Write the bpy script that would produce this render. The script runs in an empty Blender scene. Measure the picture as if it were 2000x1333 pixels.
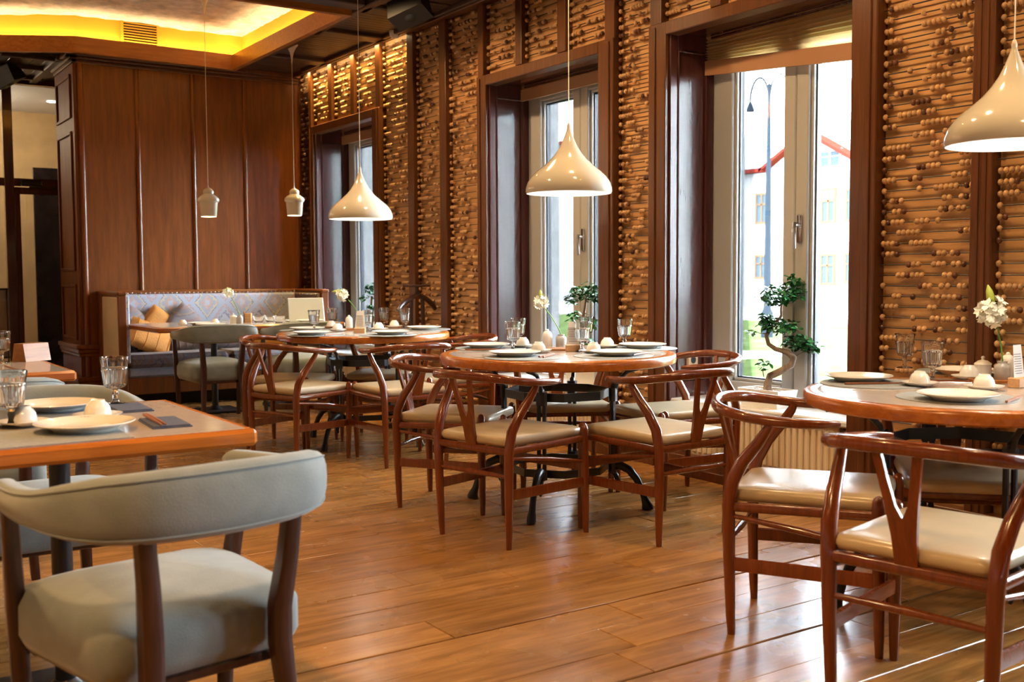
import bpy, math, random
from mathutils import Vector, Matrix, noise
R = math.radians
S = bpy.context.scene
COL = S.collection
rnd = random.Random(7)

# ------------------------------------------------------------------ camera
CAM = Vector((0, 0, 1.16)); YAW, PITCH, ROLL, FPX = .5914, .062, .0052, 2070.5
fwd = Vector((math.sin(YAW)*math.cos(PITCH), math.cos(YAW)*math.cos(PITCH), -math.sin(PITCH)))
rt0 = Vector((math.cos(YAW), -math.sin(YAW), 0)); dn0 = fwd.cross(rt0)
rt = rt0*math.cos(ROLL)+dn0*math.sin(ROLL); dn = -rt0*math.sin(ROLL)+dn0*math.cos(ROLL)
cd = bpy.data.cameras.new('camera'); cam = bpy.data.objects.new('camera', cd); COL.objects.link(cam)
cam.matrix_world = Matrix(((rt.x, -dn.x, -fwd.x, 0), (rt.y, -dn.y, -fwd.y, 0), (rt.z, -dn.z, -fwd.z, CAM.z), (0, 0, 0, 1)))
cd.sensor_width = 36; cd.lens = FPX*36/2000; cd.clip_start = .05; cd.clip_end = 300
cd.dof.use_dof = True; cd.dof.focus_distance = 5.0; cd.dof.aperture_fstop = 4.5
S.camera = cam
def at(u, v, z):          # point of a horizontal plane seen at a pixel of the 2000x1333 frame
    d = rt*(u-1000)+dn*(v-666.5)+fwd*FPX
    return CAM+d*((z-CAM.z)/d.z)

# ------------------------------------------------------------------ world, exposure, lights
S.view_settings.view_transform = 'Standard'; S.view_settings.look = 'None'
S.view_settings.exposure = 1.0; S.view_settings.gamma = 1; S.view_settings.use_curve_mapping = False
W = bpy.data.worlds.new('overcast_sky'); S.world = W; W.use_nodes = True
bg = W.node_tree.nodes['Background']; bg.inputs[0].default_value = (.84, .90, 1, 1); bg.inputs[1].default_value = 36.0
cy = S.cycles
cy.max_bounces = 8; cy.diffuse_bounces = 4; cy.glossy_bounces = 4; cy.transmission_bounces = 8; cy.transparent_max_bounces = 24
cy.sample_clamp_indirect = 4; cy.caustics_reflective = False; cy.caustics_refractive = False; cy.blur_glossy = 1.0
def light(name, kind, loc, power, col=(1, 1, 1), size=.2, size_y=None, aim=None, portal=False, spot=None):
    l = bpy.data.lights.new(name, kind); l.energy = power; l.color = col
    if kind == 'AREA':
        l.shape = 'RECTANGLE'; l.size = size; l.size_y = size_y or size
        if portal: l.cycles.is_portal = True
    elif kind == 'SPOT':
        l.spot_size = R(spot or 100); l.spot_blend = .6; l.shadow_soft_size = size
    else: l.shadow_soft_size = size
    o = bpy.data.objects.new(name, l); COL.objects.link(o); o.location = loc
    if aim: o.rotation_euler = Vector(aim).to_track_quat('-Z', 'Y').to_euler()
    return o
WX = 4.3                       # face of the window wall
WINS = [(8.58, 9.885), (5.368, 6.702), (3.405, 4.734), (.35, 1.66), (-2.6, -1.3)]
OT, SILL = 2.585, .42
for a, b in WINS:
    light('window_portal', 'AREA', (4.9, (a+b)/2, (OT+SILL)/2), 1, size=b-a, size_y=OT-SILL, aim=(-1, 0, 0), portal=True)
WARM = (1, .66, .33)
DOWN = [(.1, 1.2), (.2, 3.0), (-.1, 5.4), (1.6, 4.6), (1.9, 7.0), (2.6, 1.0), (3.0, 3.3), (3.2, 5.6), (-2, 2), (-2, 6)]
DPOW = 27
for x, y in DOWN:
    light('downlight_beam', 'SPOT', (x, y, 3.17), DPOW*(4 if (x < .5 and y < 4) else 1), (1, .56, .22) if (x < .5 and y < 4) else WARM, size=.05, aim=(0, 0, -1), spot=125)
WASH = [(3.25, 1.2), (3.25, 2.7), (3.25, 4.1), (3.25, 5.5), (3.25, 6.8)]
for x, y in WASH:
    light('wall_wash_beam', 'SPOT', (x, y, 3.17), 40, (1, .64, .30), size=.05, aim=(.62, 0, -1), spot=110)
light('abacus_strip_light', 'AREA', (4.27, 9.0, 3.19), 14, (1, .66, .2), size=2.0, size_y=.02)
ABL = bpy.data.objects['abacus_strip_light']; ABL.rotation_euler = (0, 0, R(90)); ABL.data.spread = R(80)

# ------------------------------------------------------------------ materials
MATS = {}
def nodes(name):
    m = bpy.data.materials.new(name); m.use_nodes = True
    return m, m.node_tree, m.node_tree.nodes['Principled BSDF']
def setp(b, **k):
    for n, v in k.items():
        n = n.replace('_', ' ')
        if n in b.inputs: b.inputs[n].default_value = v
def plain(name, col, rough=.5, var=0, scale=8, bump=0, bscale=60, metal=0, spec=.5, coat=0, sheen=0, **k):
    m, t, b = nodes(name); MATS[name] = m
    setp(b, Base_Color=(*col, 1), Roughness=rough, Metallic=metal, Specular_IOR_Level=spec, Coat_Weight=coat, Coat_Roughness=.1, Sheen_Weight=sheen, **k)
    tc = t.nodes.new('ShaderNodeTexCoord')
    if var:
        n = t.nodes.new('ShaderNodeTexNoise'); n.inputs['Scale'].default_value = scale; n.inputs['Detail'].default_value = 4
        t.links.new(tc.outputs['Object'], n.inputs['Vector'])
        r = t.nodes.new('ShaderNodeValToRGB'); r.color_ramp.elements[0].position = .3; r.color_ramp.elements[1].position = .7
        r.color_ramp.elements[0].color = (*[c*(1-var) for c in col], 1); r.color_ramp.elements[1].color = (*[min(1, c*(1+var)) for c in col], 1)
        t.links.new(n.outputs[0], r.inputs[0]); t.links.new(r.outputs[0], b.inputs['Base Color'])
    if bump:
        n2 = t.nodes.new('ShaderNodeTexNoise'); n2.inputs['Scale'].default_value = bscale; n2.inputs['Detail'].default_value = 3
        t.links.new(tc.outputs['Object'], n2.inputs['Vector'])
        bp = t.nodes.new('ShaderNodeBump'); bp.inputs['Strength'].default_value = bump; bp.inputs['Distance'].default_value = .01
        t.links.new(n2.outputs[0], bp.inputs['Height']); t.links.new(bp.outputs[0], b.inputs['Normal'])
    return m
def wood(name, dark, lite, rough=.35, axis='Z', scale=3, stretch=14, bump=.05, coat=0, perobj=.25, rvar=.0, spec=.5):
    m, t, b = nodes(name); MATS[name] = m
    setp(b, Roughness=rough, Coat_Weight=coat, Coat_Roughness=.08, Specular_IOR_Level=spec)
    tc = t.nodes.new('ShaderNodeTexCoord'); mp = t.nodes.new('ShaderNodeMapping'); oi = t.nodes.new('ShaderNodeObjectInfo')
    sc = [stretch]*3; sc['XYZ'.index(axis)] = 1
    mp.inputs['Scale'].default_value = sc
    t.links.new(tc.outputs['Object'], mp.inputs['Vector'])
    cb = t.nodes.new('ShaderNodeCombineXYZ'); ml = t.nodes.new('ShaderNodeMath'); ml.operation = 'MULTIPLY'; ml.inputs[1].default_value = 37
    t.links.new(oi.outputs['Random'], ml.inputs[0])
    for i in range(3): t.links.new(ml.outputs[0], cb.inputs[i])
    t.links.new(cb.outputs[0], mp.inputs['Location'])
    n = t.nodes.new('ShaderNodeTexNoise'); n.inputs['Scale'].default_value = scale; n.inputs['Detail'].default_value = 6; n.inputs['Roughness'].default_value = .62; n.inputs['Distortion'].default_value = .6
    t.links.new(mp.outputs[0], n.inputs['Vector'])
    r = t.nodes.new('ShaderNodeValToRGB'); r.color_ramp.elements[0].position = .33; r.color_ramp.elements[1].position = .68
    r.color_ramp.elements[0].color = (*dark, 1); r.color_ramp.elements[1].color = (*lite, 1)
    t.links.new(n.outputs[0], r.inputs[0])
    hs = t.nodes.new('ShaderNodeHueSaturation')
    mr = t.nodes.new('ShaderNodeMapRange'); mr.inputs['To Min'].default_value = 1-perobj; mr.inputs['To Max'].default_value = 1+perobj
    t.links.new(oi.outputs['Random'], mr.inputs[0]); t.links.new(mr.outputs[0], hs.inputs['Value'])
    t.links.new(r.outputs[0], hs.inputs['Color']); t.links.new(hs.outputs[0], b.inputs['Base Color'])
    if rvar:
        n3 = t.nodes.new('ShaderNodeTexNoise'); n3.inputs['Scale'].default_value = 3.5; n3.inputs['Detail'].default_value = 3
        geo = t.nodes.new('ShaderNodeNewGeometry'); t.links.new(geo.outputs['Position'], n3.inputs['Vector'])
        m2 = t.nodes.new('ShaderNodeMapRange'); m2.inputs['From Min'].default_value = .3; m2.inputs['From Max'].default_value = .7
        m2.inputs['To Min'].default_value = rough-rvar; m2.inputs['To Max'].default_value = rough+rvar
        t.links.new(n3.outputs[0], m2.inputs[0]); t.links.new(m2.outputs[0], b.inputs['Roughness'])
    if bump:
        bp = t.nodes.new('ShaderNodeBump'); bp.inputs['Strength'].default_value = bump; bp.inputs['Distance'].default_value = .01
        t.links.new(n.outputs[0], bp.inputs['Height']); t.links.new(bp.outputs[0], b.inputs['Normal'])
    return m
def emit(name, col, power):
    m, t, b = nodes(name); MATS[name] = m
    setp(b, Base_Color=(*col, 1), Emission_Color=(*col, 1), Emission_Strength=power); return m
def glassy(name, tint=(1, 1, 1), gloss=.08, rough=0.0):
    m, t, b = nodes(name); MATS[name] = m; t.nodes.remove(b)
    o = t.nodes['Material Output']; tr = t.nodes.new('ShaderNodeBsdfTransparent'); tr.inputs[0].default_value = (*tint, 1)
    gl = t.nodes.new('ShaderNodeBsdfGlossy'); gl.inputs['Roughness'].default_value = rough; mx = t.nodes.new('ShaderNodeMixShader')
    fr = t.nodes.new('ShaderNodeFresnel'); fr.inputs[0].default_value = 1.45
    ad = t.nodes.new('ShaderNodeMath'); ad.operation = 'MULTIPLY'; ad.inputs[1].default_value = gloss
    t.links.new(fr.outputs[0], ad.inputs[0])
    t.links.new(ad.outputs[0], mx.inputs[0]); t.links.new(tr.outputs[0], mx.inputs[1]); t.links.new(gl.outputs[0], mx.inputs[2]); t.links.new(mx.outputs[0], o.inputs[0])
    return m
wood('cherry', (.118, .024, .005), (.20, .044, .009), .22, 'Z', 5, 10, .02, coat=.5, perobj=.12)
wood('rim', (.34, .092, .011), (.52, .165, .024), .25, 'X', 4, 8, .02, coat=.3, perobj=.08)
wood('panelwood', (.125, .034, .007), (.225, .066, .013), .33, 'Z', 2.2, 12, .03, perobj=.1)
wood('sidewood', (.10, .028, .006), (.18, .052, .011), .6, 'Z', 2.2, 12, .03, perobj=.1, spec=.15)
wood('battenwood', (.13, .033, .008), (.22, .062, .014), .24, 'Z', 3, 12, .03, perobj=.1)
wood('trimwood', (.075, .024, .007), (.135, .045, .013), .32, 'Z', 3, 14, .03, perobj=.12)
wood('fascia', (.26, .09, .018), (.40, .15, .03), .35, 'X', 3, 14, .03, perobj=.06)
wood('mahogany', (.050, .013, .013), (.085, .024, .024), .23, 'Z', 2.5, 14, .02, coat=.7, perobj=.08)
wood('darkceil', (.028, .013, .009), (.055, .026, .017), .42, 'X', 3, 12, .03, perobj=.2)
wood('abacusboard', (.40, .205, .075), (.56, .315, .13), .42, 'Y', 3, 14, .03, perobj=.1)
wood('beadlight', (.42, .235, .10), (.57, .345, .165), .38, 'X', 20, 3, .0, perobj=.18)
wood('beaddark', (.075, .024, .012), (.14, .05, .022), .35, 'X', 20, 3, .0, perobj=.3)
wood('floorwood', (.215, .092, .022), (.40, .19, .052), .25, 'X', 2.6, 9, .03, perobj=.13, rvar=.07)
wood('darkleg', (.028, .010, .007), (.06, .022, .014), .28, 'Z', 5, 10, .02, coat=.2, perobj=.1)
wood('blockwood', (.42, .22, .09), (.60, .36, .17), .4, 'X', 8, 8, .02, perobj=.1)
wood('chopwood', (.22, .07, .03), (.34, .13, .06), .4, 'X', 8, 8, .0, perobj=.1)
wood('bark', (.16, .105, .07), (.36, .27, .19), .8, 'Z', 12, 3, .4, perobj=.05)
plain('rod', (.028, .015, .010), .4)
plain('tabletop', (.53, .47, .42), .13, .05, 30, coat=.3)
plain('leather', (.50, .40, .26), .30, .06, 9, .05, 140, coat=.3)
plain('velvet', (.20, .232, .235), .75, .12, 14, .12, 250, sheen=.35)
plain('iron', (.012, .012, .014), .32, bump=.1, bscale=90, metal=.2, coat=.2)
plain('ceramic', (.80, .77, .71), .12, coat=.4)
plain('platemark', (.22, .06, .06), .3)
plain('lampwhite', (.74, .69, .58), .11, coat=.7)
plain('lampin', (.92, .90, .86), .4)
plain('cordwhite', (.72, .66, .55), .5)
plain('pvc', (.43, .435, .44), .28)
plain('sillstone', (.70, .72, .74), .22, .04, 12)
plain('gasket', (.012, .016, .03), .4)
plain('chrome', (.62, .63, .65), .16, metal=.9)
plain('radiator', (.70, .58, .40), .3)
plain('matgrey', (.27, .285, .285), .75, .1, 60, .5, 300)
plain('matdark', (.10, .12, .16), .7, .12, 60, .4, 300)
plain('napkin', (.060, .075, .13), .8, .1, 40, .3, 200)
plain('creampanel', (.62, .47, .30), .6, .04, 30)
plain('plaincloth', (.26, .265, .32), .8, .06, 30, .15, 200)
plain('mustard', (.50, .20, .03), .75, .14, 12, .3, 90)
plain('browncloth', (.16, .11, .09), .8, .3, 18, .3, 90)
plain('vaseclay', (.40, .37, .34), .35, .15, 30)
plain('paper', (.82, .79, .76), .6)
plain('ink', (.13, .12, .13), .7)
plain('inkmagenta', (.42, .03, .20), .6)
plain('petal', (.90, .89, .74), .6, Subsurface_Weight=.0)
plain('stem', (.16, .33, .06), .5)
plain('bud', (.45, .52, .08), .5)
plain('leaf', (.03, .15, .045), .24, .45, 30, coat=.3)
plain('soil', (.10, .07, .05), .9, .3, 60)
plain('pebble', (.45, .40, .36), .5, .3, 40)
plain('pot', (.82, .80, .76), .3)
plain('coveface', (.80, .40, .022), .7)
plain('plaster', (.72, .62, .54), .9, .3, 9, 1.0, 22)
plain('ventslat', (.70, .52, .16), .5)
plain('black', (.010, .010, .011), .4)
plain('speaker', (.016, .015, .015), .55, bump=.1, bscale=200)
plain('sensor', (.62, .60, .58), .4)
plain('whiteceil', (.62, .64, .68), .8)
plain('beigewall', (.55, .40, .22), .8, .12, 5)
plain('blackboard', (.014, .013, .016), .25, .3, 6)
plain('concrete', (.24, .24, .25), .9, .25, 25, .4, 60)
plain('facade', (.20, .20, .21), .9, .05, 3, spec=0)
plain('fwood', (.07, .043, .024), .7, spec=0)
plain('fglass', (.028, .04, .05), .2, spec=0)
plain('froof', (.075, .010, .007), .7, spec=0)
plain('pinkblind', (.16, .04, .05), .7, spec=0)
plain('grassm', (.042, .062, .022), .95, .35, 2.5, .5, 8, spec=0)
plain('paving', (.30, .29, .28), .9, .2, 3)
plain('stonekerb', (.020, .025, .024), .9, .5, 7, .6, 12, spec=0)
plain('lamppost', (.012, .018, .026), .5, spec=0)
plain('laptopmetal', (.60, .66, .70), .3, metal=.2)
plain('underlay', (.03, .018, .01), .8)
emit('bulb', (1, .93, .82), 12); emit('bulbsmall', (1, .86, .45), 3); emit('ledcove', (1, .80, .42), 20); emit('downlens', (1, .78, .5), 12); emit('roomlamp', (1, .9, .75), 30)
glassy('pane', (.97, .99, .98), .7); glassy('partglass', (.90, .90, .88), 1.0); 
def drink():
    m, t, b = nodes('drinkglass'); MATS['drinkglass'] = m
    setp(b, Base_Color=(.97, .985, .99, 1), Roughness=.01, Transmission_Weight=1, IOR=1.48, Specular_IOR_Level=.7)
drink()
def fabric_pattern(name, k):
    m, t, b = nodes(name); MATS[name] = m
    setp(b, Roughness=.8, Sheen_Weight=.2)
    N = t.nodes.new; L = t.links.new
    tc = N('ShaderNodeTexCoord'); sp = N('ShaderNodeSeparateXYZ'); L(tc.outputs['Object'], sp.inputs[0])
    def math_(op, a, b_=None):
        n = N('ShaderNodeMath'); n.operation = op
        for i, v in enumerate((a, b_)):
            if v is None: continue
            if isinstance(v, (int, float)): n.inputs[i].default_value = v
            else: L(v, n.inputs[i])
        return n.outputs[0]
    h = math_('ADD', sp.outputs['X'], sp.outputs['Y']); z = sp.outputs['Z']
    def cell(s): return math_('SUBTRACT', math_('FRACT', math_('MULTIPLY', s[0], s[1])), .5)
    hx = math_('ABSOLUTE', cell((math_('ADD', h, 10.0), 2.9))); zz = math_('ABSOLUTE', cell((math_('ADD', z, 10.05), 2.6)))
    dia = math_('ADD', hx, math_('MULTIPLY', zz, .85))                  # nested stepped diamonds
    st = math_('DIVIDE', math_('FLOOR', math_('MULTIPLY', dia, 22)), 22)
    fine = math_('ABSOLUTE', cell((math_('ADD', h, z), 17))); fine2 = math_('ABSOLUTE', cell((math_('SUBTRACT', h, z), 17)))
    zig = math_('MULTIPLY', math_('MINIMUM', fine, fine2), .16)
    v = math_('ADD', st, zig)
    r = N('ShaderNodeValToRGB'); r.color_ramp.interpolation = 'CONSTANT'; e = r.color_ramp.elements
    cols = [(0, (.42, .45, .56)), (.10, (.50, .33, .28)), (.16, (.33, .36, .47)), (.27, (.52, .45, .34)), (.33, (.20, .20, .30)), (.36, (.38, .42, .54)), (.52, (.48, .29, .26)), (.57, (.40, .43, .53)), (.68, (.22, .20, .29)), (.72, (.44, .45, .54)), (.86, (.50, .36, .30))]
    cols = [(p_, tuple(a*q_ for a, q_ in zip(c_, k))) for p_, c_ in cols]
    e[0].position = 0; e[0].color = (*cols[0][1], 1); e[1].position = cols[1][0]; e[1].color = (*cols[1][1], 1)
    for p, c in cols[2:]:
        q = e.new(p); q.color = (*c, 1)
    L(v, r.inputs[0]); nz = N('ShaderNodeTexNoise'); nz.inputs['Scale'].default_value = 40
    L(tc.outputs['Object'], nz.inputs['Vector']); mx = N('ShaderNodeMix'); mx.data_type = 'RGBA'; mx.blend_type = 'MULTIPLY'; mx.inputs[0].default_value = .5
    L(r.outputs[0], mx.inputs[6]); L(nz.outputs['Color'], mx.inputs[7]); 
    L(r.outputs[0], b.inputs['Base Color'])
fabric_pattern('kilim', (1, 1, 1)); fabric_pattern('kilim_shaded', (.42, .33, .30))  # second, browner copy has the bench table's shade put into its colour
def blindmat():
    m, t, b = nodes('blindcloth'); MATS['blindcloth'] = m; t.nodes.remove(b)
    o = t.nodes['Material Output']; d = t.nodes.new('ShaderNodeBsdfDiffuse'); d.inputs[0].default_value = (.62, .42, .22, 1)
    tl = t.nodes.new('ShaderNodeBsdfTranslucent'); tl.inputs[0].default_value = (.86, .60, .28, 1)
    mx = t.nodes.new('ShaderNodeMixShader'); mx.inputs[0].default_value = .6
    t.links.new(d.outputs[0], mx.inputs[1]); t.links.new(tl.outputs[0], mx.inputs[2]); t.links.new(mx.outputs[0], o.inputs[0])
blindmat()
plain('blindrail', (.40, .20, .10), .5)

# ------------------------------------------------------------------ mesh builder
class MB:
    def __init__(s, M=None): s.v = []; s.f = []; s.M = M
    def add(s, vs, fs):
        o = len(s.v)
        s.v += [tuple(s.M @ Vector(p)) for p in vs] if s.M else [tuple(p) for p in vs]
        s.f += [tuple(i+o for i in q) for q in fs]; return s
    def box(s, x0, x1, y0, y1, z0, z1, c=0):
        if x0 > x1: x0, x1 = x1, x0
        if y0 > y1: y0, y1 = y1, y0
        if z0 > z1: z0, z1 = z1, z0
        c = min(c, (x1-x0)*.45, (y1-y0)*.45, (z1-z0)*.45)
        if c <= 0:
            return s.add([(x, y, z) for x in (x0, x1) for y in (y0, y1) for z in (z0, z1)],
                         [(0, 1, 3, 2), (4, 6, 7, 5), (0, 4, 5, 1), (2, 3, 7, 6), (0, 2, 6, 4), (1, 5, 7, 3)])
        X, Y, Z = (x0, x1), (y0, y1), (z0, z1); vs = []; idx = {}
        for i in (0, 1):
            for j in (0, 1):
                for k in (0, 1):
                    sx, sy, sz = c*(1-2*i), c*(1-2*j), c*(1-2*k)
                    for a, p in enumerate(((X[i], Y[j]+sy, Z[k]+sz), (X[i]+sx, Y[j], Z[k]+sz), (X[i]+sx, Y[j]+sy, Z[k]))):
                        idx[i, j, k, a] = len(vs); vs.append(p)
        g = lambda i, j, k, a: idx[i, j, k, a]; fs = []
        for i in (0, 1):
            fs.append(tuple(g(i, j, k, 0) for j, k in ((0, 0), (0, 1), (1, 1), (1, 0))) if i == 0 else tuple(g(i, j, k, 0) for j, k in ((0, 0), (1, 0), (1, 1), (0, 1))))
            fs.append(tuple(g(j, i, k, 1) for j, k in ((0, 0), (1, 0), (1, 1), (0, 1))) if i == 0 else tuple(g(j, i, k, 1) for j, k in ((0, 0), (0, 1), (1, 1), (1, 0))))
            fs.append(tuple(g(j, k, i, 2) for j, k in ((0, 0), (0, 1), (1, 1), (1, 0))) if i == 0 else tuple(g(j, k, i, 2) for j, k in ((0, 0), (1, 0), (1, 1), (0, 1))))
        for j in (0, 1):
            for k in (0, 1):
                fs.append((g(0, j, k, 1), g(1, j, k, 1), g(1, j, k, 2), g(0, j, k, 2)))
                fs.append((g(j, 0, k, 0), g(j, 1, k, 0), g(j, 1, k, 2), g(j, 0, k, 2)))
                fs.append((g(j, k, 0, 0), g(j, k, 1, 0), g(j, k, 1, 1), g(j, k, 0, 1)))
                for i in (0, 1): fs.append((g(i, j, k, 0), g(i, j, k, 1), g(i, j, k, 2)))
        return s.add(vs, fs)
    def sweep(s, path, hw, hh=None, n=12, up=(0, 0, 1), cap=True, sq=1.0, closed=False):
        # swept oval: hw half width (sideways), hh half height (along up); sq<1 makes it squarer
        P = [Vector(p) for p in path]; m = len(P)
        if not hasattr(hw, '__len__'): hw = [hw]*m
        hh = hw if hh is None else (hh if hasattr(hh, '__len__') else [hh]*m)
        up = Vector(up); vs = []; fs = []
        pa = None
        for i, p in enumerate(P):
            if closed: t = P[(i+1) % m]-P[i-1]
            else: t = P[min(i+1, m-1)]-P[max(i-1, 0)]
            t.normalize(); a = t.cross(up)
            if a.length < 1e-4: a = pa or t.cross(Vector((1, 0, 0)))
            a.normalize(); pa = a; b = a.cross(t)
            for k in range(n):
                th = 2*math.pi*k/n; c_, s_ = math.cos(th), math.sin(th)
                c_ = math.copysign(abs(c_)**sq, c_); s_ = math.copysign(abs(s_)**sq, s_)
                vs.append(p+a*(hw[i]*c_)+b*(hh[i]*s_))
        for i in range(m if closed else m-1):
            for k in range(n):
                i2 = (i+1) % m
                fs.append((i*n+k, i*n+(k+1) % n, i2*n+(k+1) % n, i2*n+k))
        if cap and not closed:
            fs.append(tuple(range(n-1, -1, -1))); fs.append(tuple((m-1)*n+k for k in range(n)))
        return s.add(vs, fs)
    tube = sweep
    def cyl(s, a, b, r, r2=None, n=12): return s.sweep([a, b], [r, r if r2 is None else r2], n=n, up=(0, 0, 1) if abs((Vector(b)-Vector(a)).normalized().z) < .9 else (0, 1, 0))
    def lathe(s, prof, c=(0, 0, 0), n=24, closed=False, rmod=None, caps=True):
        vs = []; fs = []; m = len(prof)
        for i, (r, z) in enumerate(prof):
            for k in range(n):
                th = 2*math.pi*k/n; q = r*(rmod(k, i) if rmod else 1)
                vs.append((c[0]+q*math.cos(th), c[1]+q*math.sin(th), c[2]+z))
        for i in range(m-1):
            for k in range(n): fs.append((i*n+k, i*n+(k+1) % n, (i+1)*n+(k+1) % n, (i+1)*n+k))
        if closed:
            for k in range(n): fs.append(((m-1)*n+k, (m-1)*n+(k+1) % n, (k+1) % n, k))
        elif caps:
            if prof[0][0] > 1e-6: fs.append(tuple(range(n-1, -1, -1)))
            if prof[-1][0] > 1e-6: fs.append(tuple((m-1)*n+k for k in range(n)))
        return s.add(vs, fs)
    def sphere(s, c, r, nu=10, nv=6, sc=(1, 1, 1)):
        return s.add(*sph(c, r, nu, nv, sc))
    def prism(s, poly, fn, t0, t1):
        # poly: 2D outline; fn(a,b,t)->3D
        m = len(poly); vs = [fn(a, b, t0) for a, b in poly]+[fn(a, b, t1) for a, b in poly]
        fs = [tuple(range(m-1, -1, -1)), tuple(range(m, 2*m))]+[(i, (i+1) % m, m+(i+1) % m, m+i) for i in range(m)]
        return s.add(vs, fs)
    def build(s, name, mat, parent=None, smooth=38, loc=None):
        me = bpy.data.meshes.new(name); me.from_pydata(s.v, [], s.f); me.update()
        if smooth:
            me.shade_smooth(); me.set_sharp_from_angle(angle=R(smooth))
        me.materials.append(MATS[mat] if isinstance(mat, str) else mat)
        return link(name, me, parent, loc)
def sph(c, r, nu, nv, sc):
    vs = [(c[0], c[1], c[2]+r*sc[2])]
    for i in range(1, nv):
        ph = math.pi*i/nv
        for k in range(nu):
            th = 2*math.pi*k/nu
            vs.append((c[0]+r*sc[0]*math.sin(ph)*math.cos(th), c[1]+r*sc[1]*math.sin(ph)*math.sin(th), c[2]+r*sc[2]*math.cos(ph)))
    vs.append((c[0], c[1], c[2]-r*sc[2])); b = len(vs)-1; fs = []
    for k in range(nu):
        fs.append((0, 1+k, 1+(k+1) % nu)); fs.append((b, 1+(nv-2)*nu+(k+1) % nu, 1+(nv-2)*nu+k))
        for i in range(nv-2):
            fs.append((1+i*nu+k, 1+(i+1)*nu+k, 1+(i+1)*nu+(k+1) % nu, 1+i*nu+(k+1) % nu))
    return vs, fs
def link(name, me, parent=None, loc=None):
    o = bpy.data.objects.new(name, me); COL.objects.link(o)
    if parent: o.parent = parent
    if loc is not None: o.location = loc
    return o
def tag(o, label, cat, group=None, kind=None):
    if label: o['label'] = label
    if cat: o['category'] = cat
    if group: o['group'] = group
    if kind: o['kind'] = kind
    return o
def thing(name, label, cat, loc=(0, 0, 0), rz=0, group=None):
    o = bpy.data.objects.new(name, None); COL.objects.link(o); o.location = loc; o.rotation_euler = (0, 0, rz); o.empty_display_size = .1
    return tag(o, label, cat, group)
def struct(name, mb=None, mat=None, parent=None, smooth=0):
    if mb is None:
        o = bpy.data.objects.new(name, None); COL.objects.link(o)
    else: o = mb.build(name, mat, parent, smooth)
    o['kind'] = 'structure'; return o
KIDS = {}
def copy_tree(o, parent=None):
    c = o.copy(); COL.objects.link(c)
    if parent: c.parent = parent
    for ch in KIDS.setdefault(o.name, list(o.children)): copy_tree(ch, c)
    return c
def dup(root, label, loc, rz=0, group=None):
    c = copy_tree(root); c.location = loc; c.rotation_euler = (0, 0, rz); c['label'] = label
    if group: c['group'] = group
    return c
def hdg(x, y): return math.atan2(-x, y)      # rotation that turns local +y to the direction (x, y)

# ------------------------------------------------------------------ floor
floor = struct('floor', MB().box(-4.2, 4.46, -3.2, 14.0, -.06, -.022), 'underlay')
PW = .195; PM = {}
def plank_mesh(L, i):
    k = (round(L, 2), i % 3)
    if k not in PM:
        o = MB().box(-k[0]/2+.0012, k[0]/2-.0012, -PW/2+.0012+(.002 if i % 3 == 1 else 0), PW/2-.0012, -.02, 0, .0025).build('plank', 'floorwood', floor, 0); o['kind'] = 'structure'
        PM[k] = o.data; return o
    return link('plank', PM[k], floor)
rest = MB(); seams = {0: .006, -3: .005}
nplank = 0
for r in range(-30, 57):
    y = 2.679+PW*(r+.5); x = -4.2+rnd.uniform(-1.2, 0)
    while x < 4.44:
        L = rnd.choice((1.2, 1.5, 1.8, 2.1)); x1 = min(x+L, 4.45); x0 = max(x, -4.2)
        if x1-x0 < .05: x += L; continue
        vis = .75*y*.16-.3 < x1 and x1 > .12*y-.5 and 1.0 < y < 10.2 and x1 > -.1 and not (y > 4 and x1 < .6)
        if vis and nplank < 295:
            l = round(x1-x0, 2); o = plank_mesh(l, r); o.location = ((x0+x1)/2, y-(seams.get(r, 0)), rnd.uniform(-.0006, .0004)); nplank += 1
        else: rest.box(x0+.001, x1-.001, y-PW/2+.001, y+PW/2-.001, -.02, 0)
        x += L
o = rest.build('floor_planks', 'floorwood', floor, 0); o['kind'] = 'stuff'

# ------------------------------------------------------------------ outer shell
wl = struct('wall_left', MB().box(-4.3, -4.2, -3.2, 14.0, 0, 3.2), 'beigewall')
wn = struct('wall_near', MB().box(-4.2, 4.4, -3.3, -3.2, 0, 3.2), 'panelwood')
# window wall: masonry behind the panelling
mb = MB(); ys = [-3.3]+[q for a, b in sorted(WINS) for q in (a, b)]+[11.9]
for i in range(0, len(ys), 2): mb.box(4.36, 4.86, ys[i]+(.02 if i else 0), ys[i+1]-.02, 0, 3.3)
for a, b in WINS:
    mb.box(4.362, 4.86, a-.02, b+.02, OT+.052, 3.3); mb.box(4.44, 4.86, a, b, 0, SILL-.035)
wall_right = struct('wall_right', mb, 'trimwood')
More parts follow.
